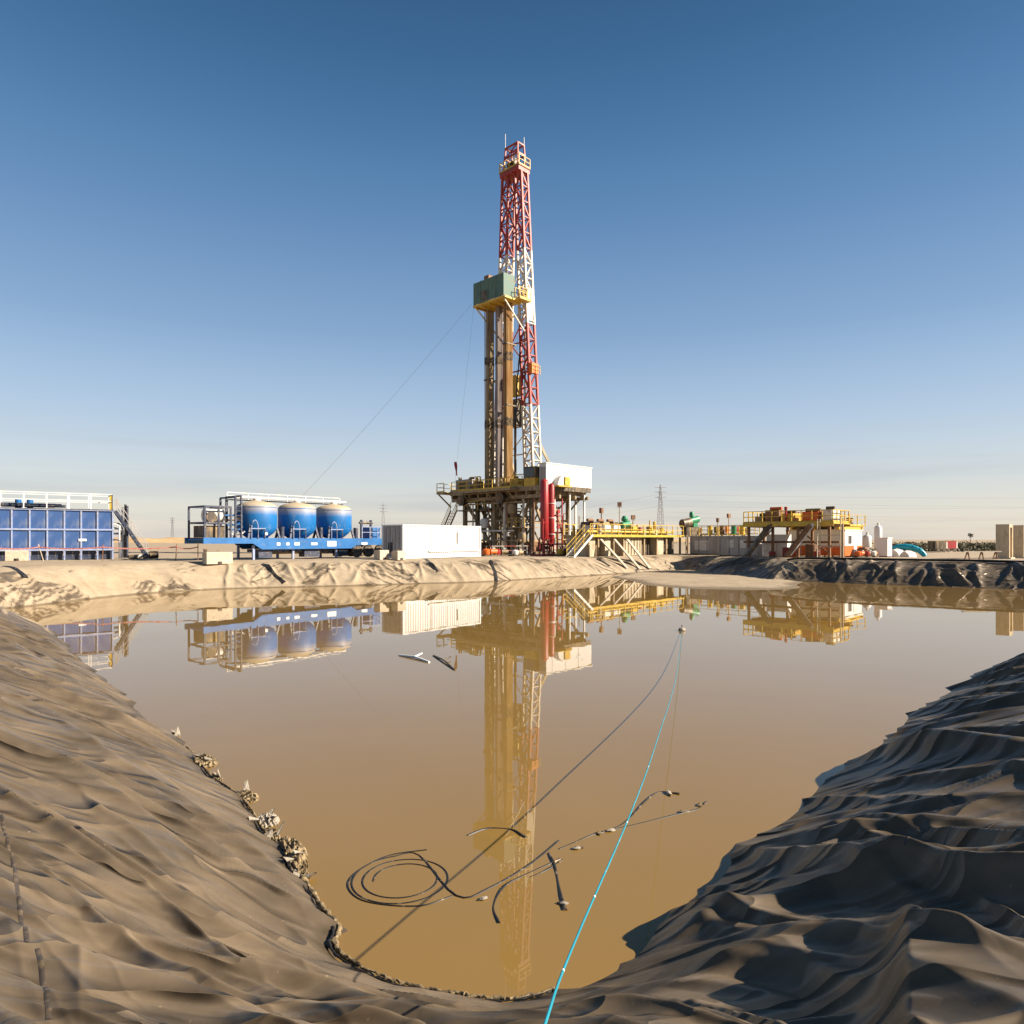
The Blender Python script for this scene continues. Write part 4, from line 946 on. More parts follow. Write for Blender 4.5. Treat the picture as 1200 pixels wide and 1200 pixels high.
    for (x0, x1, y_) in ((5.0, 9.5, -.7), (9.8, 12.2, -.5)): MB().cyl((x0, y_, 1.0), (x1, y_, 1.0), .2, 12).build('under_tank', M['drilled'], t, True)
    return t
silo_trailer()

# ------------------------------------------------------------------ white container
def container():
    o = Vector(((472-600)/800*54, 54, 0)); a = R(52); L_, W, H = 9.5, 2.45, 2.75
    t = empty('shipping_container', (o.x, o.y, gz(o.x, o.y)-.02), a, 'plain white corrugated shipping container standing left of the rig', 'container')
    def corr(n, ln):
        pts = []; st = ln/n
        for i in range(n): x0 = i*st; pts += [(x0, 0), (x0+st*.32, 0), (x0+st*.5, .045), (x0+st*.82, .045)]
        return pts + [(ln, 0)]
    def wall(poly, z0, z1):
        mb = MB(); n = len(poly); mb.v = [(p[0], p[1], z0) for p in poly] + [(p[0], p[1], z1) for p in poly]
        mb.f = [(i, i+1, n+i+1, n+i) for i in range(n-1)]; return mb
    pl = corr(34, L_-.3)
    wall([(x+.15, y+.05) for x, y in pl], .2, H-.12).build('side_wall', M['white'], t)
    wall([(x+.15, W-.05-y) for x, y in pl], .2, H-.12).build('side_wall', M['white'], t)
    wall([(L_-.05-y, x+.15) for x, y in corr(9, W-.3)], .2, H-.12).build('end_wall', M['white'], t)
    for (x, y) in ((0, 0), (L_-.16, 0), (0, W-.16), (L_-.16, W-.16)): MB().box(x, x+.16, y, y+.16, 0, H).build('corner_post', M['white'], t)
    for z0, z1 in ((.02, .2), (H-.12, H-.01)):
        for y in (0.01, W-.13): MB().box(.16, L_-.16, y, y+.12, z0, z1).build('long_rail', M['white'], t)
        for x in (.01, L_-.13): MB().box(x, x+.12, .16, W-.16, z0, z1).build('end_rail', M['white'], t)
    MB().box(.13, L_-.13, .13, W-.13, H-.05, H-.02).build('roof', M['offwhite'], t)
    for k_ in range(2):
        y0 = .17 + k_*(W/2-.16); d = MB().box(.05, .10, y0, y0+W/2-.18, .22, H-.14).build('door_leaf', M['greytank'], t)
        for q in (.3, .75): MB().cyl((.02, y0+q, .2), (.02, y0+q, H-.13), .022, 6).build('lock_bar', M['pylon'], d)
    MB().box(.03, .047, 1.25, 1.75, .5, 1.3).build('door_poster', M['black'], t)
    MB().box(2.9, L_-.25, -.06, .008, .52, .62).build('cable_tray', M['offwhite'], t)
    for x in (3.2, 5.2): MB().box(x, x+.04, .0, .03, .22, H-.14).build('wall_seam', M['offwhite'], t)
    MB().box(6.4, 6.5, -.04, .02, 1.2, 2.2).build('vent_strip', M['offwhite'], t)
container()

# ------------------------------------------------------------------ concrete blocks along the far edge
concrete_block(at(20, 47.5), R(30), (1.25, .8, .72), 'concrete block in front of the blue tank at the far left')
concrete_block(at(255, 46.8), R(45), (1.75, .8, .8), 'concrete block below the silo trailer\'s left end, beside the dark post')
concrete_block(at(447, 52.5), R(52), (.9, .7, .72), 'concrete block behind the trailer\'s rear wheels')
concrete_block(at(467, 52.6), R(52), (.8, .7, .7), 'concrete block under the near left corner of the white container')
pt = empty('marker_post', at(240.5, 46.4), R(40), 'short dark post beside the concrete block below the silo trailer', 'post')
MB().box(-.09, .09, -.09, .09, -.1, .95).build('post_shaft', M['drilled'], pt); MB().box(-.12, .12, -.12, .12, .951, 1.0).build('post_cap', M['brown'], pt)

# barrier tape on stakes between the tank and the trailer
tp = empty('barrier_tape', at(0, 46), 0, 'red and white barrier tape on thin stakes in front of the blue tank', 'barrier tape')
base = Vector(at(0, 46)); pts = []
for (px, Y, lean) in ((-10, 45.5, 0), (51, 46.3, -.35), (120, 47, .05), (206, 48.2, .06), (232, 48.5, 0)):
    p = Vector(at(px, Y)) - base; MB().cyl(p, p+Vector((lean, 0, 1.15)), .03, 6).build('tape_stake', M['brown'] if px != 51 else M['wood'], tp); pts.append(p+Vector((lean*.8, -.04, .95)))
for a, b in zip(pts, pts[1:]):
    q = [a + (b-a)*i/10 + Vector((0, 0, -.12*4*(i/10)*(1-i/10))) for i in range(11)]; m_ = MB()
    m_.v = [tuple(p+Vector((0, 0, s*.045))) for p in q for s in (-1, 1)]; m_.f = [(2*i, 2*i+2, 2*i+3, 2*i+1) for i in range(10)]
    m_.build('tape_span', M['tape'], tp)

# ------------------------------------------------------------------ mud tanks right of the rig
def mud_system():
    o = Vector(((690-600)/800*66.5, 66.5, 0)); a = R(46); L_ = 17.5; W = 3.0; H = 2.15
    t = empty('shaker_tank', (o.x, o.y, gz(o.x, o.y)-.02), a, 'long mud-stained tank with yellow railed deck and pumps right of the rig', 'tank')
    # bays of the tank wall, some open, some plated
    for i, (x0, x1, mm) in enumerate(((.2, 1.4, 'tanktan'), (1.9, 2.9, 'drilled'), (3.0, 3.9, 'tanktan'), (6.1, 9.6, 'tanktan'), (10.2, 12.2, 'drilled'), (12.5, 14.0, 'tanktan'), (14.6, 17.3, 'drilled'))):
        MB().box(x0, x1, .25 if mm == 'tanktan' else .9, W, .02, H-.14).build('tank_bay', M[mm], t)
    for x in (.05, 1.6, 4.2, 5.9, 9.8, 12.3, 14.3, 17.3): MB().box(x-.09, x+.09, .0, .18, .0, H-.14).build('tank_post', M['steel'], t)
    for x in np.arange(6.5, 9.5, .55): MB().box(x, x+.05, .18, .248, .1, H-.2).build('tank_rib', M['steel'], t)
    MB().box(-.1, L_+.1, -.25, W+.2, H-.14, H).build('deck', M['steel'], t)
    MB().box(-.12, L_+.12, -.31, -.255, H-.20, H+.05).build('deck_edge', M['yellow'], t)
    railing(t, [(-.05, -.22, H), (L_, -.22, H)], 1.1, M['yellow'], 1.2, toe=False, r=.035)
    railing(t, [(-.05, W+.15, H), (L_, W+.15, H)], 1.1, M['yellow'], 1.6, r=.035)
    # shale shakers, motors and pumps on the deck
    for i, x in enumerate((1.6, 3.3, 5.0)):
        MB().box(x, x+1.15, .6, 2.4, H+.01, H+1.0).build('shaker_box', M['offwhite'], t)
        MB().prism([(x-.05, H+1.02), (x+1.2, H+1.02), (x+1.0, H+1.35), (x+.15, H+1.35)], 'y', .7, 2.3).build('shaker_hood', M['drilled'] if i != 1 else M['steel'], t)
        MB().cyl((x+.1, 1.5, H+1.52), (x+1.0, 1.5, H+1.52), .16, 10).build('shaker_motor', M['brown'], t, True)
    MB().cyl((6.9, 1.0, H+1.05), (8.2, 1.0, H+1.25), .34, 14).build('pump_motor', M['green'], t, True)
    MB().box(7.0, 8.1, .6, 1.4, H+.01, H+.7).build('pump_stand', M['drilled'], t)
    MB().box(8.5, 9.3, .6, 1.5, H+.01, H+.95).build('control_box', M['yellow'], t)
    MB().lathe([(.05, 0), (.3, .05), (.36, .3), (.2, .6), (.05, .62)], (7.5, 1.0, H+1.45), 14).build('pump_cap', M['green'], t, True)
    for (x, z1, mm) in ((.9, 1.9, 'steel'), (2.6, 1.6, 'offwhite'), (4.6, 2.3, 'brown'), (6.3, 1.5, 'yellow'), (9.9, 1.7, 'offwhite'), (11.2, 1.2, 'red')):
        MB().cyl((x, 1.9, H), (x, 1.9, H+z1), .06, 7).build('deck_pipe', M[mm], t)
    lp = MB().box(4.42, 4.78, 1.75, 2.05, H+2.3, H+2.85).build('lamp_box', M['brown'], t)
    for x in (10.6, 12.9, 15.2):
        MB().cyl((x, 1.2, H), (x, 1.2, H+.9), .26, 12).build('agitator_motor', M['yellow'] if x > 12 else M['red'], t, True)
        MB().box(x-.4, x+.4, .8, 1.6, H+.005, H+.2).build('agitator_base', M['drilled'], t)
    random.seed(17)
    for k in range(22):
        x = random.uniform(.3, 17); y = random.uniform(.3, 2.8); w_ = random.uniform(.12, .4); h_ = random.uniform(.3, 1.3)
        if random.random() < .55: MB().box(x-w_, x+w_, y-w_*.7, y+w_*.7, H+.008, H+h_).build('deck_box', M[random.choice(['yellow', 'brown', 'offwhite', 'drilled', 'steel', 'orange'])], t)
        else: MB().cyl((x, y, H+.008), (x, y, H+h_*1.3), w_*.5, 9).build('deck_stack', M[random.choice(['yellow', 'steel', 'brown', 'green'])], t, True)
    MB().cyl((.3, .45, H+.35), (16.5, .45, H+.35), .12, 8).build('mud_line', M['yellow'], t, True)
    stairs(t, (-3.0, -.1, .05), (-.1, -.1, H), .95, M['offwhite'], M['yellow'], 9, Vector((0, 1, 0)))
    return t
mud_system()
# planks leaning from the deck to the bank
for i, (pa, pb) in enumerate((((704, 629), (735, 656)), ((720, 629), (750, 654)), ((735, 629), (762, 653)))):
    a = P(pa[0], pa[1]+3, 66.5+i*1.1); b = P(pb[0], pb[1], 65.3+i*1.1); b.z = gz(b.x, b.y)+.04
    lab = ('nearest the stairs', 'in the middle of the three', 'farthest from the stairs')[i]
    tag(MB().beam(a, b, .62, .10).build('leaning_plank', M['wood']), 'pale plank leaning against the mud tank deck, '+lab, 'plank', 'planks leaning on the mud tank')

# grey tanks in the shade at the far corner
def grey_tank(px, Y, L_, label, open_=False):
    x, y, z = at(px, Y)
    t = empty('settling_tank', (x, y, z-.02), R(-50), label, 'tank', 'grey tanks at the far corner')
    MB().box(0, L_, 0, 2.3, .12, 2.0).build('tank_shell', M['greytank'], t)
    for k_ in range(int(L_/1.1)+1): MB().box(min(k_*1.1, L_-.08), min(k_*1.1, L_-.08)+.08, -.07, -.005, .1, 2.0).build('tank_rib', M['greytank'], t)
    MB().box(-.05, L_+.05, -.09, 2.35, 2.01, 2.12).build('tank_rim', M['greytank'], t)
    for y_ in (.1, 1.9): MB().box(-.1, L_+.1, y_, y_+.25, 0, .115).build('skid_runner', M['drilled'], t)
    if open_:
        for x_ in (1.0, 2.4): MB().box(x_, x_+.7, -.03, -.008, .9, 1.7).build('inspection_hatch', M['offwhite'], t)
    else: MB().box(.6, 2.4, -.03, -.008, .5, 1.6).build('side_plate', M['offwhite'], t)
    railing(t, [(0, -.02, 2.12), (L_, -.02, 2.12)], 1.0, M['yellow'], 1.1, r=.03)
    return t
grey_tank(809, 78, 4.8, 'grey steel tank in the shade, left of the dark gap')
grey_tank(843, 71.5, 4.6, 'grey steel tank with two pale hatches, right of the dark gap', True)
# a big green and black motor standing on the tanks
gm = empty('centrifuge', (*at(808, 82)[:2], gz(20, 82)+2.0), R(35), 'green and black motor unit raised above the tanks right of the pylon', 'motor'); gm.scale = (.8, .8, 1.0)
MB().box(-1.6, 2.0, -.7, .7, .0, .25).build('motor_frame', M['drilled'], gm)
for (x, y) in ((-1.4, -.6), (1.8, -.6), (-1.4, .6), (1.8, .6)): MB().box(x-.08, x+.08, y-.08, y+.08, -2.0, -.003).build('frame_leg', M['steel'], gm)
MB().cyl((-1.7, 0, 1.55), (.1, 0, 1.75), .55, 18).build('drum_housing', M['drilled'], gm, True)
MB().cyl((.1, 0, 1.9), (1.9, 0, 2.15), .42, 16).build('motor_body', M['green'], gm, True)
MB().box(-1.2, 1.6, -.5, .5, .26, 1.15).build('gear_case', M['drilled'], gm)
MB().lathe([(.05, 0), (.35, .05), (.35, .5), (.2, .7), (.05, .72)], (.5, 0, 2.35), 14).build('motor_cap', M['green'], gm, True)
MB().box(.6, 1.5, -.3, .3, 1.16, 1.7).build('motor_mount', M['green'], gm)
# yellow and green deck gear between
for i, (px, Y, c, lab) in enumerate(((832, 80, 'yellow', 'yellow upright mixer left of the green one, above the grey tanks'), (860, 79, 'green', 'small green upright mixer above the grey tanks'), (846, 79.5, 'brown', 'brown upright mixer between the yellow and the green one'), (870, 78, 'yellow', 'yellow upright mixer beside the yellow platform'))):
    x, y, z = at(px, Y); m_ = empty('mixer', (x, y, z), 0, lab, 'mixer', 'mixers above the grey tanks')
    MB().cyl((0, 0, 0), (0, 0, 2.3), .12, 8).build('mixer_column', M['steel'], m_)
    MB().cyl((0, 0, 2.3), (0, 0, 3.3), .3, 12).build('mixer_motor', M[c], m_, True); MB().box(-.5, .5, -.5, .5, 2.2, 2.3).build('mixer_plate', M['yellow'], m_)
    MB().box(-.6, .6, -.6, .6, .0, .15).build('mixer_base', M['drilled'], m_)
for k_, (px, Y, hgt) in enumerate(((726, 76, 5.4), (742, 77, 4.0), (854, 78, 4.2), (841, 78, 3.7))):
    x, y, z = at(px, Y); lm = empty('lamp_pole', (x, y, z), R(20*k_), ('tall lamp pole behind the mud tank, nearest the rig', 'shorter lamp pole behind the mud tank near the green motor', 'lamp pole just left of the yellow platform', 'lamp pole above the grey tanks')[k_], 'lamp pole', 'lamp poles behind the tanks')
    MB().cyl((0, 0, 0), (0, 0, hgt), .05, 6).build('pole', M['steel'], lm); MB().box(-.22, .22, -.12, .12, hgt-.02, hgt+.45).build('lamp_head', M['brown'], lm)
    MB().beam((-.3, 0, hgt-.1), (.3, 0, hgt-.1), .05).build('cross_arm', M['steel'], lm)

# ------------------------------------------------------------------ yellow shale platform
def platform():
    o = Vector((21.9, 64.2, 0)); a = R(-45); L_ = 8.0; W = 3.6; D = 3.1
    t = empty('work_platform', (o.x, o.y, gz(25, 62)-.02), a, 'raised yellow railed platform on rust brown legs with slanting chutes', 'platform')
    for x in (.3, 2.6, 4.9, 7.6):
        for y in (.2, W-.2): MB().box(x-.1, x+.1, y-.1, y+.1, 0, D-.2).build('platform_leg', M['brown'], t)
    for x in (.3, 2.6, 4.9, 7.6): MB().box(x-.12, x+.12, -.1, W+.1, D-.34, D-.12).build('floor_beam', M['brown'], t)
    MB().box(-.1, L_+.1, -.15, W+.15, D-.115, D).build('platform_deck', M['yellow'], t)
    for y in (-.19, W+.17): MB().box(-.1, L_+.1, y-.03, y+.03, D-.3, D+.1).build('edge_beam', M['yellow'], t)
    railing(t, [(-.05, -.1, D), (L_, -.1, D), (L_, W+.1, D), (-.05, W+.1, D)], 1.1, M['yellow'], .9, toe=True, r=.04, closed=True)
    # slanting chutes down towards the pond
    for x in (2.4, 6.1):
        MB().beam((x, -.2, D-.25), (x-1.5, -1.6, .15), .55, .30).build('chute', M['drilled'] if x < 3 else M['brown'], t)
        MB().beam((x+.32, -.2, D-.1), (x-1.18, -1.6, .3), .06, .30).build('chute_side', M['offwhite'] if x > 3 else M['brown'], t)
    for (x0, x1, h, mm) in ((1.6, 2.9, 1.25, 'brown'), (3.2, 4.2, .9, 'yellow'), (4.9, 6.4, 1.0, 'orange'), (.6, 1.3, .7, 'steel'), (6.7, 7.6, 1.15, 'offwhite')):
        MB().box(x0, x1, .8, 2.6, D+.01, D+h).build('shaker_unit', M[mm], t)
        MB().cyl((x0+.1, 1.7, D+h+.16), (x1-.1, 1.7, D+h+.16), .16, 10).build('vibrator_motor', M['drilled'] if mm != 'brown' else M['orange'], t, True)
    MB().box(3.55, 3.7, .55, .7, D+.01, D+1.2).build('switch_post', M['red'], t)
    MB().lathe([(.05, 0), (.14, .03), (.15, .25), (.06, .32)], (3.62, .62, D+1.2), 10).build('warning_lamp', M['red'], t, True)
    for (a_, b_) in (((.3, .2, .4), (2.6, .2, D-.5)), ((7.6, .2, .4), (4.9, .2, D-.5)), ((.3, W-.2, D-.5), (2.6, W-.2, .4))): MB().beam(a_, b_, .10).build('leg_brace', M['brown'], t)
    # square frame at the right end, pale
    for x in (7.0, 8.9):
        for y in (-.9, -.3): MB().box(x-.035, x+.035, y-.035, y+.035, 0, D+.3).build('frame_post', M['tanktan'], t)
    for z in (1.0, 2.0, D+.2): MB().beam((7.0, -.9, z), (8.9, -.9, z), .06).build('frame_bar', M['tanktan'], t)
    # drums and pipes below
    for (x, y, r, h, mm) in ((3.4, 1.2, .32, .9, 'red'), (4.1, .9, .32, .9, 'orange'), (5.6, 1.4, .5, 1.2, 'brown'), (1.4, 2.0, .6, 1.3, 'offwhite')):
        MB().lathe([(r*.9, 0), (r, .03), (r, h-.03), (r*.9, h)], (x, y, .01), 16).build('drum', M[mm], t, True)
    MB().box(1.0, 3.0, 2.4, 3.3, .0, 2.1).build('white_cabinet', M['white'], t)
    MB().cyl((-.4, .6, 1.4), (8.3, .6, 1.4), .1, 8).build('mud_line', M['brown'], t, True)
platform()

# ------------------------------------------------------------------ orange and white cabin and its neighbours
def cabin():
    o = Vector(((990-600)/800*63, 63, 0)); t = empty('site_cabin', (o.x, o.y, gz(o.x, o.y)-.02), R(45), 'site cabin painted white above and orange below, right of the yellow platform', 'cabin')
    LX, LY, H = 4.6, 5.4, 2.45
    MB().box(0, LX, 0, LY, .12, 1.05).build('lower_wall', M['orange'], t)
    MB().box(.004, LX-.004, .004, LY-.004, 1.053, H).build('upper_wall', M['white'], t)
    MB().box(-.08, LX+.08, -.08, LY+.08, H+.003, H+.12).build('roof', M['offwhite'], t)
    for y in (.2, LY-.4): MB().box(-.05, LX+.05, y, y+.2, 0, .118).build('skid_runner', M['drilled'], t)
    w = MB().box(.9, 1.7, -.03, -.003, 1.25, 2.0).build('window', M['glass'], t); MB().box(.84, .895, -.045, -.003, 1.2, 2.05).build('window_frame', M['offwhite'], w)
    d = MB().box(2.3, 3.1, -.03, -.004, .15, 2.2).build('door', M['offwhite'], t); MB().box(3.0, 3.06, -.07, -.032, 1.1, 1.2).build('door_handle', M['drilled'], d)
    for y in (1.3, 2.7, 4.0): MB().box(-.03, -.003, y, y+.05, .15, H-.05).build('wall_seam', M['offwhite'], t)
    MB().box(3.6, 4.4, -.6, -.06, .12, .9).build('cooling_unit', M['brown'], t)
    # yellow lifting beams on the roof
    for y in (.4, 2.6, 4.8): MB().box(-.3, LX+1.6, y, y+.18, H+.125, H+.45).build('roof_beam', M['yellow'], t)
    MB().box(-.2, LX+1.5, .3, 5.0, H+.455, H+.62).build('roof_grating', M['yellow'], t)
cabin()
def white_box(px, Y, rz, s, label, name, cat, dome=False, z0=0):
    x, y, z = at(px, Y); t = empty(name, (x, y, z-.02), rz, label, cat)
    if dome:
        MB().lathe([(s[0]/2*.9, .9), (s[0]/2, 1.0), (s[0]/2, s[2]-.15), (s[0]/2*.7, s[2]), (.05, s[2]+.1)], (0, 0, 0), 18).build('tank_shell', M['white'], t, True)
        for q in range(4): a = q*math.pi/2+.4; MB().cyl((s[0]*.4*math.cos(a), s[0]*.4*math.sin(a), 0), (s[0]*.4*math.cos(a), s[0]*.4*math.sin(a), 1.0), .06, 6).build('tank_leg', M['pylon'], t)
        MB().cyl((0, 0, s[2]+.1), (0, 0, s[2]+.3), .12, 10).build('tank_vent', M['offwhite'], t)
    else:
        MB().box(-s[0]/2, s[0]/2, -s[1]/2, s[1]/2, .1, s[2]).build('cabinet_body', M['white'], t)
        MB().box(-s[0]/2-.05, s[0]/2+.05, -s[1]/2-.05, s[1]/2+.05, s[2]+.002, s[2]+.08).build('cabinet_roof', M['offwhite'], t)
        MB().box(-s[0]*.2, s[0]*.2, -s[1]/2-.02, -s[1]/2-.002, .3, s[2]*.8).build('cabinet_door', M['offwhite'], t)
        MB().box(-s[0]/2, s[0]/2, -s[1]/2+.1, s[1]/2-.1, 0, .098).build('cabinet_skid', M['drilled'], t)
    return t
white_box(1029, 67, R(40), (.7, .7, 3.0), 'tall slim white tank on legs beyond the orange cabin', 'vertical_tank', 'tank', True)
white_box(1036, 64, R(40), (1.0, 1.0, 1.75), 'white equipment cabinet at the right end of the machinery', 'equipment_cabinet', 'cabinet')
white_box(1016, 68, R(40), (.8, .8, 2.1), 'small white tank on legs beside the orange cabin', 'vertical_tank', 'tank', True)
for k_, (px, Y, c, lab) in enumerate(((1008, 61.5, 'orange', 'orange pump in front of the cabin door'), (1017, 62, 'red', 'red pump right of the cabin'), (1024, 62.5, 'offwhite', 'pale pump between the red pump and the white cabinet'), (958, 60, 'red', 'red pump under the right end of the yellow platform'), (905, 63, 'red', 'red pump under the left end of the yellow platform'))):
    p_ = skid_pump(px, Y, R(30+10*k_), M[c], M['drilled'] if k_ % 2 else M['orange'], lab, .7); p_['group'] = 'machines on skids near the cabin'
# tents and the turquoise cover
def tent(px, Y, s, label):
    x, y, z = at(px, Y); t = empty('canvas_cover', (x, y, z-.02), R(30), label, 'cover', 'pale covers beside the turquoise duct')
    mb = MB(); n = 9; rows = 6
    for j in range(rows):
        for i in range(n):
            a = math.pi*i/(n-1); r = s*(1-.25*abs(j/(rows-1)-.5)); mb.v.append((s*2*(j/(rows-1)-.5), r*math.cos(a)*.9, max(0, r*math.sin(a)*(1+.12*math.sin(3*j+2*i)))))
    mb.f = [(j*n+i, j*n+i+1, (j+1)*n+i+1, (j+1)*n+i) for j in range(rows-1) for i in range(n-1)] + [tuple(range(n)), tuple(range((rows-1)*n, rows*n))]
    mb.build('cover_sheet', M['offwhite'], t, True); MB().box(-s*1.05, s*1.05, -.05, .05, .0, .1).build('cover_batten', M['wood'], t)
tent(1052, 66, .75, 'pale canvas cover left of the turquoise duct'); tent(1064, 63, .6, 'small pale canvas cover in front of the turquoise duct'); tent(1046, 70, .8, 'pale canvas cover behind the white cabinet')
dx, dy, dz = at(1066, 66)
du = empty('air_duct', (dx, dy, dz), 0, 'thick turquoise flexible duct arching over the ground at the right', 'duct')
arc = [(-1.3, .8, .75), (-.8, .6, .92), (-.3, .3, .96), (.3, 0, .86), (.8, -.25, .60), (1.1, -.4, .26), (1.2, -.45, .02)]
MB().tube(arc, [.20, .26, .29, .29, .28, .25, .22], 14).build('duct_hose', M['turq'], du, True)
for p in arc[1:-1]: MB().cyl(Vector(p)+Vector((-.04, .02, 0)), Vector(p)+Vector((.04, -.02, 0)), .30, 16).build('duct_ring', M['turq'], du, True)
for x, y_ in ((-1.0, .7), (-.2, .22)): MB().box(x-.12, x+.12, y_-.2, y_+.2, .0, .62).build('duct_stand', M['offwhite'], du)

# ------------------------------------------------------------------ upright concrete wall elements at the right edge
def wall_element(px, Y, label, back=False):
    x, y, z = at(px, Y); t = empty('concrete_wall_element', (x, y, z-.02), R(42), label, 'concrete element', 'upright concrete elements at the right edge')
    w, d, h = 1.15, .9, 2.75
    # channel section standing on end: two flanges and a web
    MB().box(-w/2, -w/2+.2, -d/2, d/2, .12, h).build('flange', M['wallcon'], t); MB().box(w/2-.2, w/2, -d/2, d/2, .12, h).build('flange', M['wallcon'], t)
    MB().box(-w/2+.203, w/2-.203, d/2-.2, d/2-.003, .12, h-.006).build('web', M['wallcon'], t)
    MB().box(-w/2+.203, w/2-.203, -d/2+.02, d/2-.203, h-.25, h-.004).build('top_cap', M['wallcon'], t)
    MB().box(-w/2-.1, w/2+.1, -d/2-.12, d/2+.12, 0, .117).build('footing', M['concrete'], t)
    return t
wall_element(1177, 54.5, 'beige upright concrete channel, the leftmost of the row at the right edge')
wall_element(1194, 56.8, 'beige upright concrete channel, second from the left at the right edge')
wall_element(1211, 59.2, 'beige upright concrete channel cut by the right picture edge')
sg = empty('plank_trestle', at(1150, 52), R(8), 'low plank trestle standing left of the concrete channels', 'trestle')
MB().box(-1.6, 1.6, -.15, .15, .55, .62).build('trestle_plank', M['wood'], sg)
for x in (-1.2, 0, 1.2): MB().beam((x-.2, 0, 0), (x, 0, .55), .07).build('trestle_leg', M['brown'], sg); MB().beam((x+.2, 0, 0), (x+.06, 0, .53), .07).build('trestle_leg', M['brown'], sg)
for k_, (px, Y, c, lab) in enumerate(((1098, 90, 'drilled', 'small dark trailer in front of the scrub'), (1110, 92, 'red', 'small reddish trailer in front of the scrub, right of the dark one'))):
    x, y, z = at(px, Y); t = empty('small_trailer', (x, y, z), R(15), lab, 'trailer', 'small trailers before the scrub')
    MB().box(-.9, .9, -.6, .6, .45, 1.5).build('trailer_box', M[c], t); MB().box(.93, 1.2, -.5, .5, .5, 1.4).build('trailer_end', M['offwhite'], t)
    for x_ in (-.5, .5): MB().cyl((x_, -.7, .28), (x_, -.62, .28), .28, 12).build('trailer_wheel', M['tyre'], t)

# ------------------------------------------------------------------ far things: dunes, scrub, pylons, wires
def dune(name, px, Y, L_, h, m, seed):
    x, y, z = (px-600)/800*Y, Y, 1.4; rs = np.random.RandomState(seed); mb = MB(); nx, ny = 60, 10
    for j in range(ny):
        for i in range(nx):
            u = i/(nx-1); v = j/(ny-1); e = math.sin(math.pi*u)**.5*math.sin(math.pi*v)
            hh = h*e*(.7+.3*float(perlin(np.array([u*9+seed]), np.array([v*2.]), 81)[0])+.15*float(perlin(np.array([u*31+seed]), np.array([v*6.]), 82)[0]))
            mb.v.append((x+(u-.5)*L_, y+(v-.5)*L_*.18, z-.3+hh))
    mb.f = [(j*nx+i, j*nx+i+1, (j+1)*nx+i+1, (j+1)*nx+i) for j in range(ny-1) for i in range(nx-1)]
    o = mb.build(name, m, None, True); o['kind'] = 'structure'; return o
sandm = mat('far_sand', (.50, .335, .165), .9, 0, .15, (.34, .24, .14), .3, .15)
dune('sand_dune', 190, 330, 190, 4.1, sandm, 3); dune('sand_dune', 60, 420, 260, 4.0, sandm, 9)
dune('sand_dune', 470, 300, 120, 1.9, sandm, 14); dune('sand_dune', 740, 520, 300, 3.0, sandm, 21)
scrubm = mat('scrub_leaves', (.075, .068, .032), .8, 0, .45, (.16, .125, .07), .4, .8)
random.seed(31)
def leaf_clump(mb, c, r, n):
    for i in range(n):
        d = Vector((random.gauss(0, 1), random.gauss(0, 1), abs(random.gauss(0, .8)))).normalized()*r*random.uniform(.3, 1); p = c+d
        a = Vector((random.uniform(-1, 1), random.uniform(-1, 1), random.uniform(-1, 1))).normalized()*random.uniform(.10, .26); b = a.cross(Vector((random.uniform(-1, 1), random.uniform(-1, 1), random.uniform(-1, 1))).normalized())*.8
        mb.add([p-a, p+b, p+a, p-b], [(0, 1, 2, 3)])
sc_b = MB()
for i in range(900):
    Y = random.uniform(95, 190); px = random.uniform(1030, 1320); x = (px-600)/800*Y; r = random.uniform(.7, 1.55)
    leaf_clump(sc_b, Vector((x, Y, 1.45)), r, 26)
for i in range(160):
    Y = random.uniform(240, 300); px = random.uniform(690, 1040); x = (px-600)/800*Y
    leaf_clump(sc_b, Vector((x, Y, 1.35)), random.uniform(.6, 1.1), 14)
tag(sc_b.build('desert_scrub', scrubm), 'dark low scrub along the horizon at the right', 'scrub', kind='stuff')
tr = empty('small_tree', (*((1137-600)/800*180, 180), 1.45), 0, 'lone small dark tree rising above the scrub at the right', 'tree')
MB().tube([(0, 0, 0), (.05, 0, 1.4), (-.05, .02, 2.3)], [.12, .09, .05], 6).build('trunk', M['brown'], tr, True)
cb = MB(); [leaf_clump(cb, Vector((random.uniform(-.4, .4), random.uniform(-.4, .4), 2.5+random.uniform(-.2, .5))), .55, 26) for i in range(5)]
cb.build('crown', scrubm, tr)

def pylon(px, Y, ytop, label, w=.16):
    x = (px-600)/800*Y; H = (632-ytop)/800*Y + 3.2 - 1.4
    t = empty('power_pylon', (x, Y, 1.4), R(8), label, 'pylon', 'power pylons on the horizon')
    b = H*.055
    def half(z): return b*(1-z/H)**.8 + .18
    for i in range(4):
        sx_, sy_ = (-1, 1, 1, -1)[i], (-1, -1, 1, 1)[i]; mb = MB(); zs = [0, H*.35, H*.7, H]
        for a, c in zip(zs, zs[1:]): mb.beam((sx_*half(a), sy_*half(a), a), (sx_*half(c), sy_*half(c), c), w)
        mb.build('pylon_leg', M['pylon'], t)
    br = MB(); n = 9
    for k in range(n):
        a, c = H*k/n, H*(k+1)/n
        for s in (-1, 1): br.beam((-half(a), s*half(a), a), (half(c), s*half(c), c), w*.6); br.beam((half(a), s*half(a), a), (-half(c), s*half(c), c), w*.6)
    br.build('pylon_bracing', M['pylon'], t, kind='stuff')
    for f in (.78, .87, .95): MB().beam((-H*.10, 0, H*f), (H*.10, 0, H*f), w*1.3).build('cross_arm', M['pylon'], t)
    return x, H
PX = []
PX.append(pylon(774, 520, 568, 'nearest power pylon, standing above the mud tanks', .34))
pylon(449, 900, 590, 'faint far pylon seen above the rear of the silo trailer', .35)
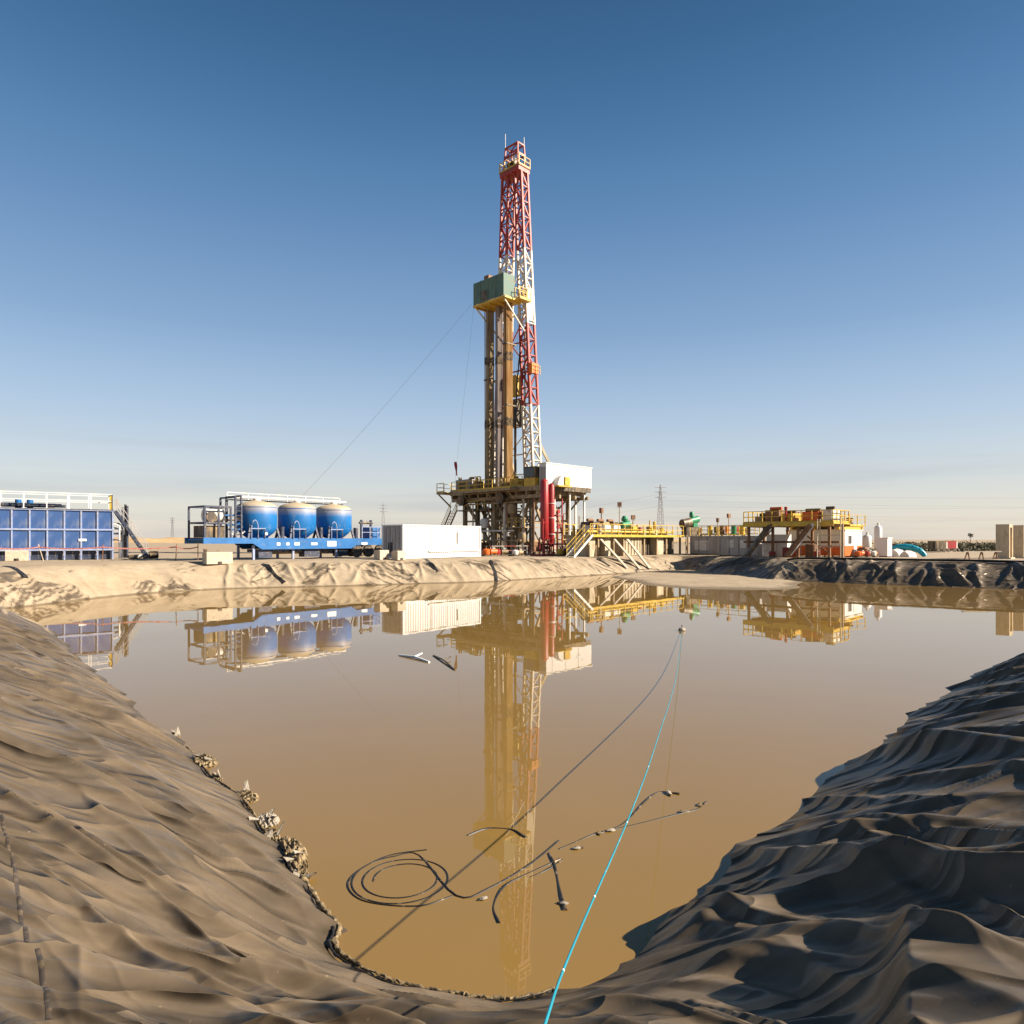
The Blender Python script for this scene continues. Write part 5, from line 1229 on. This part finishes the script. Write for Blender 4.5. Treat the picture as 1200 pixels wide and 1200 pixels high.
pylon(202, 1000, 606, 'faint far pylon between the blue tank and the silo trailer', .35)
pylon(1720, 520, 566, 'power pylon out beyond the right edge', .34)
wire_n = 0
for (y0, y1, Y0, off) in ((579, 574, 520, 0), (586, 589, 519, 1), (593, 583, 521, 2), (600, 601, 518, 3), (606, 598, 522, 4)):
    a = P(774, y0, Y0); b = P(1720, y1, Y0); a.x += 0
    w_ = MB().tube([a+(b-a)*t_+Vector((0, 0, -4.5*4*t_*(1-t_))) for t_ in [i/20 for i in range(21)]], .05, 3).build('power_line', M['pylon'])
    tag(w_, 'faint power line running right from the pylon, %s of five' % ('topmost', 'second from the top', 'middle one', 'second from the bottom', 'lowest')[wire_n], 'power line', 'power lines'); wire_n += 1
for k_, (y0, y1) in enumerate(((579, 612), (593, 616))):
    a = P(774, y0, 520); b = P(449, y1, 900)
    tag(MB().tube([a+(b-a)*t_+Vector((0, 0, -9*4*t_*(1-t_))) for t_ in [i/20 for i in range(21)]], .05, 3).build('power_line', M['pylon']), 'faint power line running left from the pylon behind the rig, %s of two' % ('upper', 'lower')[k_], 'power line', 'power lines')

# black tube drawn in for the shadow line along the far right crest
q_ = []
for (x, y) in ((22.6, 56.0), (27.0, 51.9), (33.2, 47.2), (38.0, 43.6)): q_.append((x, y, gz(x, y)+.06))
ep = []
for a, b in zip(q_, q_[1:]):
    for k in range(12): t_ = k/12; ep.append(Vector(a)*(1-t_)+Vector(b)*t_)
for p in ep: p.z = gz(p.x, p.y)+.10
tag(MB().tube(ep, .09, 7).build('crest_shadow_line', M['black']), 'long dark tube standing in for a shadow line along the top of the black far right bank', 'pipe')

# pipe rack and boxes that close the row between the mud tank and the platform
def rack(px, Y, rz, L_, H, label, seed):
    random.seed(seed); x, y, z = at(px, Y); t = empty('pipe_rack', (x, y, z), rz, label, 'pipe rack', 'pipe racks between the machines')
    for i in range(int(L_/1.8)+1):
        for yy in (0, 1.0): MB().box(i*1.8-.05, i*1.8+.05, yy-.05, yy+.05, 0, H).build('rack_post', M['brown'], t)
        MB().box(i*1.8-.06, i*1.8+.06, -.1, 1.1, H, H+.1).build('rack_beam', M['yellow'], t)
    for k in range(5): MB().cyl((-.3, .1+.2*k, H+.1+.08), (L_+.3, .1+.2*k, H+.18), random.uniform(.05, .08), 7).build('rack_pipe', M[random.choice(['yellow', 'brown', 'steel', 'yellow', 'offwhite'])], t, True)
    for k in range(int(L_/1.1)):
        w_ = random.uniform(.2, .45); h_ = random.uniform(.3, .9); xx = k*1.1+random.uniform(0, .4)
        MB().box(xx, xx+w_, .2, .7, H+.28, H+.28+h_).build('valve_box', M[random.choice(['yellow', 'brown', 'orange', 'steel', 'drilled', 'red'])], t)
    railing(t, [(0, -.1, H+.1), (L_, -.1, H+.1)], 1.05, M['yellow'], .9, r=.035)
rack(806, 84, R(-42), 8.5, 2.2, 'yellow pipe rack with valves above the grey tanks', 3)
rack(652, 78, R(30), 4.5, 1.5, 'rusty pipe rack with valves between the red cylinders and the mud tank stairs', 5)
rack(976, 66, R(20), 4.0, 2.9, 'yellow pipe rack behind the orange and white cabin', 8)

# ------------------------------------------------------------------ rope, hoses and debris
def spline(pts, n=12):
    pts = [Vector(p) for p in pts]; out = []; q = [pts[0]*2-pts[1]] + pts + [pts[-1]*2-pts[-2]]
    for i in range(1, len(q)-2):
        for k in range(n):
            t = k/n; a, b, c, d = q[i-1], q[i], q[i+1], q[i+2]
            out.append(.5*((2*b)+(c-a)*t+(2*a-5*b+4*c-d)*t*t+(3*b-a-3*c+d)*t**3))
    return out + [pts[-1]]
rp_ = spline([(5.9, 23.7, .02), (3.62, 15.0, .24), (1.77, 8.34, .74), (.97, 5.5, 1.03), (.31, 3.3, 1.27), (.11, 2.27, 1.59), (-.02, 1.5, 1.80), (-.10, .9, 1.98)], 14)
ro = empty('rope', (5.9, 23.7, 0), 0, 'turquoise rope stretched across the pond from the near bank to a small float', 'rope')
def loc(pts, o): return [Vector(p)-Vector(o) for p in pts]
MB().tube(loc(rp_, (5.9, 23.7, 0)), .006, 8).build('rope_line', M['rope'], ro, True)
for k in (33, 44, 52, 60): p = Vector(rp_[min(k, len(rp_)-1)])-Vector((5.9, 23.7, 0)); d = (rp_[k+1]-rp_[k]).normalized(); MB().cyl(p-d*.008, p+d*.008, .0072, 8).build('rope_knot', M['mark'], ro, True)
stk = empty('rope_stake', (-.10, .88, gz(-.1, .88)), 0, 'steel stake holding the near end of the turquoise rope', 'stake')
MB().cyl((0, 0, -.4), (0, 0, .55), .02, 8).build('stake_shaft', M['brown'], stk); MB().cyl((0, 0, .30), (0, 0, .36), .035, 10).build('rope_wrap', M['rope'], stk)
ft = empty('rope_float', (5.95, 23.9, 0), 0, 'small pale float at the far end of the turquoise rope', 'float')
MB().lathe([(.02, -.06), (.10, -.03), (.13, .03), (.10, .09), (.03, .12)], (0, 0, 0), 14).build('float_body', M['foam'], ft, True); MB().cyl((.0, 0, .11), (0, 0, .2), .02, 8).build('float_eye', M['brown'], ft)

def W(px, y, z=0.0):      # point of the water surface
    Y = (3.2-z)*800/(y-632); return Vector(((px-600)/800*Y, Y, z))
def hose(name, pts, r, label, cat, group, ends=True, z=-.004, m='black'):
    q = spline([W(*p) + Vector((0, 0, z + (p2 if False else 0))) for p in pts for p2 in (0,)], 8); o = q[0].copy(); o.z = 0
    t = empty(name, o, 0, label, cat, group)
    q = [p + Vector((0, 0, .005*math.sin(i*.37+len(q))+.001)) for i, p in enumerate(q)]
    MB().tube(loc(q, o), r, 7).build('hose_tube', M[m], t, True)
    if ends:
        d = (q[-1]-q[-2]).normalized(); e = q[-1]-o; MB().cyl(e-d*.01, e+d*.07, r*1.5, 10).build('hose_coupling', M['drilled'], t, True)
    return t
import itertools
def ring(cx, cy, rx, turns, r0, a0, n=26):
    pts = []
    c = W(cx, cy)
    for i in range(int(n*turns)):
        a = a0 + 2*math.pi*i/n; rr = r0[0] + (r0[1]-r0[0])*i/(n*turns); pts.append(c + Vector((rr*math.cos(a), rr*math.sin(a)*.98, -.004)))
    return pts
cq = ring(472, 1030, 1, 2.35, (.50, .27), R(80)); tail = [W(612, 968), W(585, 1002), W(560, 1025)]
tail2 = [W(640, 1000), W(600, 1028), W(565, 1040), W(535, 1035)]
co = empty('coiled_hose', W(472, 1030), 0, 'black hose floating in a loose coil on the pond', 'hose')
MB().tube(loc(spline([W(655, 985), W(622, 1012), W(575, 1040), W(535, 1050)] + cq[::2], 5), W(472, 1030)), .011, 8).build('hose_tube', M['black'], co, True)
MB().tube(loc(spline([W(500, 996), W(455, 1003), W(418, 1022), W(408, 1040), W(430, 1057), W(490, 1062), W(530, 1050)], 8), W(472, 1030)), .009, 7).build('hose_loop', M['black'], co, True)
G_ = 'hoses floating on the pond'
hose('hose_piece', [(548, 979), (572, 971), (598, 972), (612, 979)], .014, 'short black hose arc floating by the mast reflection above the coil', 'hose', G_)
hose('hose_piece', [(585, 1082), (578, 1062), (590, 1040), (615, 1025), (650, 1010)], .012, 'black hose curving across the mast reflection right of the coil', 'hose', G_)
hose('hose_piece', [(643, 1000), (650, 1015), (655, 1040), (661, 1062)], .014, 'black hose with a pale lump at its lower end', 'hose', G_)
hose('hose_piece', [(655, 995), (690, 980), (720, 972), (770, 960), (812, 950), (825, 942)], .012, 'long black hose drifting right under the rope', 'hose', G_)
hose('hose_piece', [(700, 978), (730, 965), (755, 940), (772, 928), (790, 930)], .013, 'black hose bending up right to a pale bottle', 'hose', G_)
hose('hose_piece', [(620, 1028), (640, 1020), (655, 1010)], .010, 'short thin black hose between the coil and the lumped hose', 'hose', G_)

def lump(px, y, s, label, m='foam', z=.012, flat=.45):
    p = W(px, y); t = empty('floating_debris', p, random.uniform(0, 6), label, 'debris', 'debris floating on the pond')
    s *= .62; mb = MB(); n, r = 9, 6; sd = random.uniform(0, 50)
    prof = []
    for j in range(r):
        ph = math.pi*j/(r-1)
        for i in range(n):
            a = 2*math.pi*i/n; k = s*(1+.35*float(perlin(np.array([sd+2*math.cos(a)]), np.array([2*math.sin(a)+ph]), 90)[0])); mb.v.append((k*1.5*math.sin(ph)*math.cos(a), k*math.sin(ph)*math.sin(a), k*flat*math.cos(ph)+z))
    mb.f = [(j*n+i, j*n+(i+1) % n, (j+1)*n+(i+1) % n, (j+1)*n+i) for j in range(r-1) for i in range(n)]
    mb.build('debris_body', M[m], t, True)
    MB().tube([(s*1.1, 0, z), (s*1.7, s*.3, z+.002), (s*2.3, s*.2, z-.006)], s*.22, 6).build('debris_tail', M['drilled'], t, True)
random.seed(9)
lump(661, 1060, .045, 'pale lump at the lower end of a hose, left of the rope', 'foam'); lump(567, 1054, .04, 'small grey lump beside the mast reflection', 'foam'); lump(676, 995, .05, 'pale scrap left of the rope, the largest of the near ones', 'foam')
lump(716, 974, .05, 'pale scrap touching the rope'); lump(783, 930, .07, 'pale bottle shaped scrap right of the rope'); lump(800, 952, .05, 'dark scrap on the long hose right of the rope', 'crust'); lump(820, 944, .05, 'dark scrap at the right end of the long hose', 'crust'); lump(702, 977, .04, 'small dark scrap left of the rope on the long hose', 'crust')
# sticks drifting further out
for k_, (a, b, r, m_, lab) in enumerate((((468, 768), (503, 776), .03, 'mark', 'white stick drifting below the trailer reflection'), ((508, 768), (533, 785), .022, 'drilled', 'thin dark stick drifting right of the white one'))):
    p, q = W(*a, .01), W(*b, .01); st = empty('drifting_stick', p, 0, lab, 'stick', 'sticks drifting on the pond')
    MB().tube(loc([p, (p+q)/2+Vector((0, .12, .03)), q], p), r, 6).build('stick_shaft', M[m_], st); MB().tube(loc([(p+q)/2+Vector((0, .12, .03)), (p+q)/2+Vector((.15, .5, .06))], p), r*.7, 6).build('stick_branch', M[m_], st)

# ------------------------------------------------------------------ crust and sludge along the left shore
def crust(px, y, lx, ly, h, rz, label, seed, m='crust'):
    p = W(px, y); t = empty('sludge_clump', (p.x, p.y, -.02), rz, label, 'sludge', 'dried sludge along the left shore')
    rs = np.random.RandomState(seed); nx, ny = 44, 26; g, k = np.meshgrid(np.linspace(-1, 1, nx), np.linspace(-1, 1, ny), indexing='ij')
    n1 = perlin(g*2.6+seed, k*2.2, 91); n2 = perlin(g*7+seed, k*6, 92); n3 = np.abs(perlin(g*4+seed, k*4, 93))
    e = np.clip(1-(g*g+k*k)*(1+.5*n1), 0, 1)
    z = (e**.5)*h*(.5+.45*n1+.22*n2+.3*(1-2.0*n3)); z = np.where(e > 0, z, -.06)
    mb = MB(); mb.v = [(float(g[i, j]*lx*(1+.15*n2[i, j])), float(k[i, j]*ly*(1+.2*n1[i, j])), float(z[i, j])) for i in range(nx) for j in range(ny)]
    mb.f = [(i*ny+j, (i+1)*ny+j, (i+1)*ny+j+1, i*ny+j+1) for i in range(nx-1) for j in range(ny-1)]
    mb.build('sludge_body', M[m], t, True)
    for q in range(3):
        a = rs.uniform(0, 6.28); c = Vector((lx*.6*math.cos(a), ly*.6*math.sin(a), h*.55)); d = Vector((rs.uniform(-1, 1), rs.uniform(-1, 1), rs.uniform(0, .5))).normalized()
        s1 = MB(); w_ = rs.uniform(.02, .05); ln_ = rs.uniform(.06, .16)
        b_ = d.cross(Vector((0, 0, 1))).normalized()*w_; s1.add([c-b_, c+b_, c+b_*.6+d*ln_+Vector((0, 0, .03)), c-b_*.7+d*ln_], [(0, 1, 2, 3)]); s1.add([c-b_-Vector((0,0,.008)), c+b_-Vector((0,0,.008)), c+b_*.6+d*ln_+Vector((0, 0, .022)), c-b_*.7+d*ln_-Vector((0,0,.008))], [(3, 2, 1, 0)])
        s1.build('torn_scrap', M['foam'], t)
def shore_x(y):          # photo column where the sheet meets the water on the left at row y
    px = np.arange(150, 620, 1.0); Y = 3.2*800/(y-632); z = ground_z((px-600)/800*Y, np.full(px.shape, Y), True)
    w_ = np.nonzero(z > 0)[0]; w_ = w_[px[w_] < 560]; return float(px[w_[-1]])
def shore_y(px):         # photo row where the sheet meets the water at the near corner
    y = np.arange(1195, 1080, -.5); Y = 3.2*800/(y-632); z = ground_z((px-600)/800*Y, Y, True)
    w_ = np.nonzero(z < 0)[0]; return float(y[w_[0]])
crust(shore_x(893)+8, 893, .30, .17, .12, R(-50), 'pale sludge clump on the left shore, second of eight counted from the far end', 3)
crust(shore_x(934)+6, 934, .24, .13, .09, R(-50), 'small dark sludge clump on the left shore, fourth of eight counted from the far end', 8)
crust(shore_x(962)+10, 962, .20, .13, .11, R(-60), 'ragged grey sludge clump on the left shore, fifth of eight counted from the far end', 5, 'foam')
crust(shore_x(1000)+8, 1000, .40, .15, .13, R(-62), 'largest dried sludge clump on the left shore, seventh of eight counted from the far end', 12)
for k_, (y_, a_, b_, h_, sd_, lab) in enumerate(((862, .20, .10, .06, 21, 'thin dark crust on the left shore, first of eight counted from the far end'), (912, .24, .09, .06, 22, 'low dark crust on the left shore, third of eight counted from the far end'), (980, .22, .10, .08, 23, 'dark crust on the left shore, sixth of eight counted from the far end'), (1022, .26, .09, .07, 24, 'dark crust on the left shore, eighth of eight counted from the far end'))):
    crust(shore_x(y_)+5, y_, a_, b_, h_, R(-56), lab, sd_)
# rolled edge of the sheet along the near waterline
def shore(pxs):
    out = []
    for px, y in pxs: out.append(W(px, y))
    return out
raw = [(shore_x(y), y) for y in range(872, 1116, 9)] + [(px, shore_y(px)) for px in range(420, 680, 20)]
raw = [tuple(np.mean(raw[max(0, i-1):i+2], axis=0)) for i in range(len(raw))]
sh = spline(shore(raw), 6)
random.seed(2)
o_ = sh[0].copy()
ed = empty('sheet_edge', o_, 0, 'rolled edge of black sheet with mud crust along the near waterline', 'sheet edge')
r_ = [(.014 + .012*abs(math.sin(i*.31)+.6*math.sin(i*.83+1)))*(.55 if i < 90 else (.9 if i < 165 else .45)) + .002*random.random() for i in range(len(sh))]
MB().tube(loc([p+Vector((random.uniform(-.008, .008), random.uniform(-.012, .012), .018)) for p in sh], o_), r_, 9, .12).build('rolled_edge', M['crust'], ed, True)
MB().tube(loc([p+Vector((-.03, -.05, .035)) for p in sh], o_), [x*.55 for x in r_], 7, .3).build('edge_fold', M['black'], ed, True)

# welded seams of the sheet: ribbons with rows of dark stitches
seamm = mat('seam_tape', (.05, .04, .032), .5, 0, .3, (.16, .115, .07), .45, 8)
for pts in ([(2, 955), (14, 1000), (22, 1050), (32, 1105)], [(44, 1112), (50, 1150), (58, 1196)], [(1060, 992), (1110, 978), (1160, 968), (1205, 958)]):
    q = [on_bank(*p) for p in pts]
    ribbon('liner_seam', spline([p for p in q], 8), .022, .004, seamm)
for pts in ([(308, 661), (320, 671), (333, 684)], [(574, 657), (580, 670), (587, 686)], [(497, 655), (505, 662), (514, 670)], [(700, 655), (715, 664)], [(5, 664), (30, 678)]):
    q = [on_bank(px, y, 30, 90) for px, y in pts]; ribbon('liner_seam', q, .30, .05, M['black'], 30)
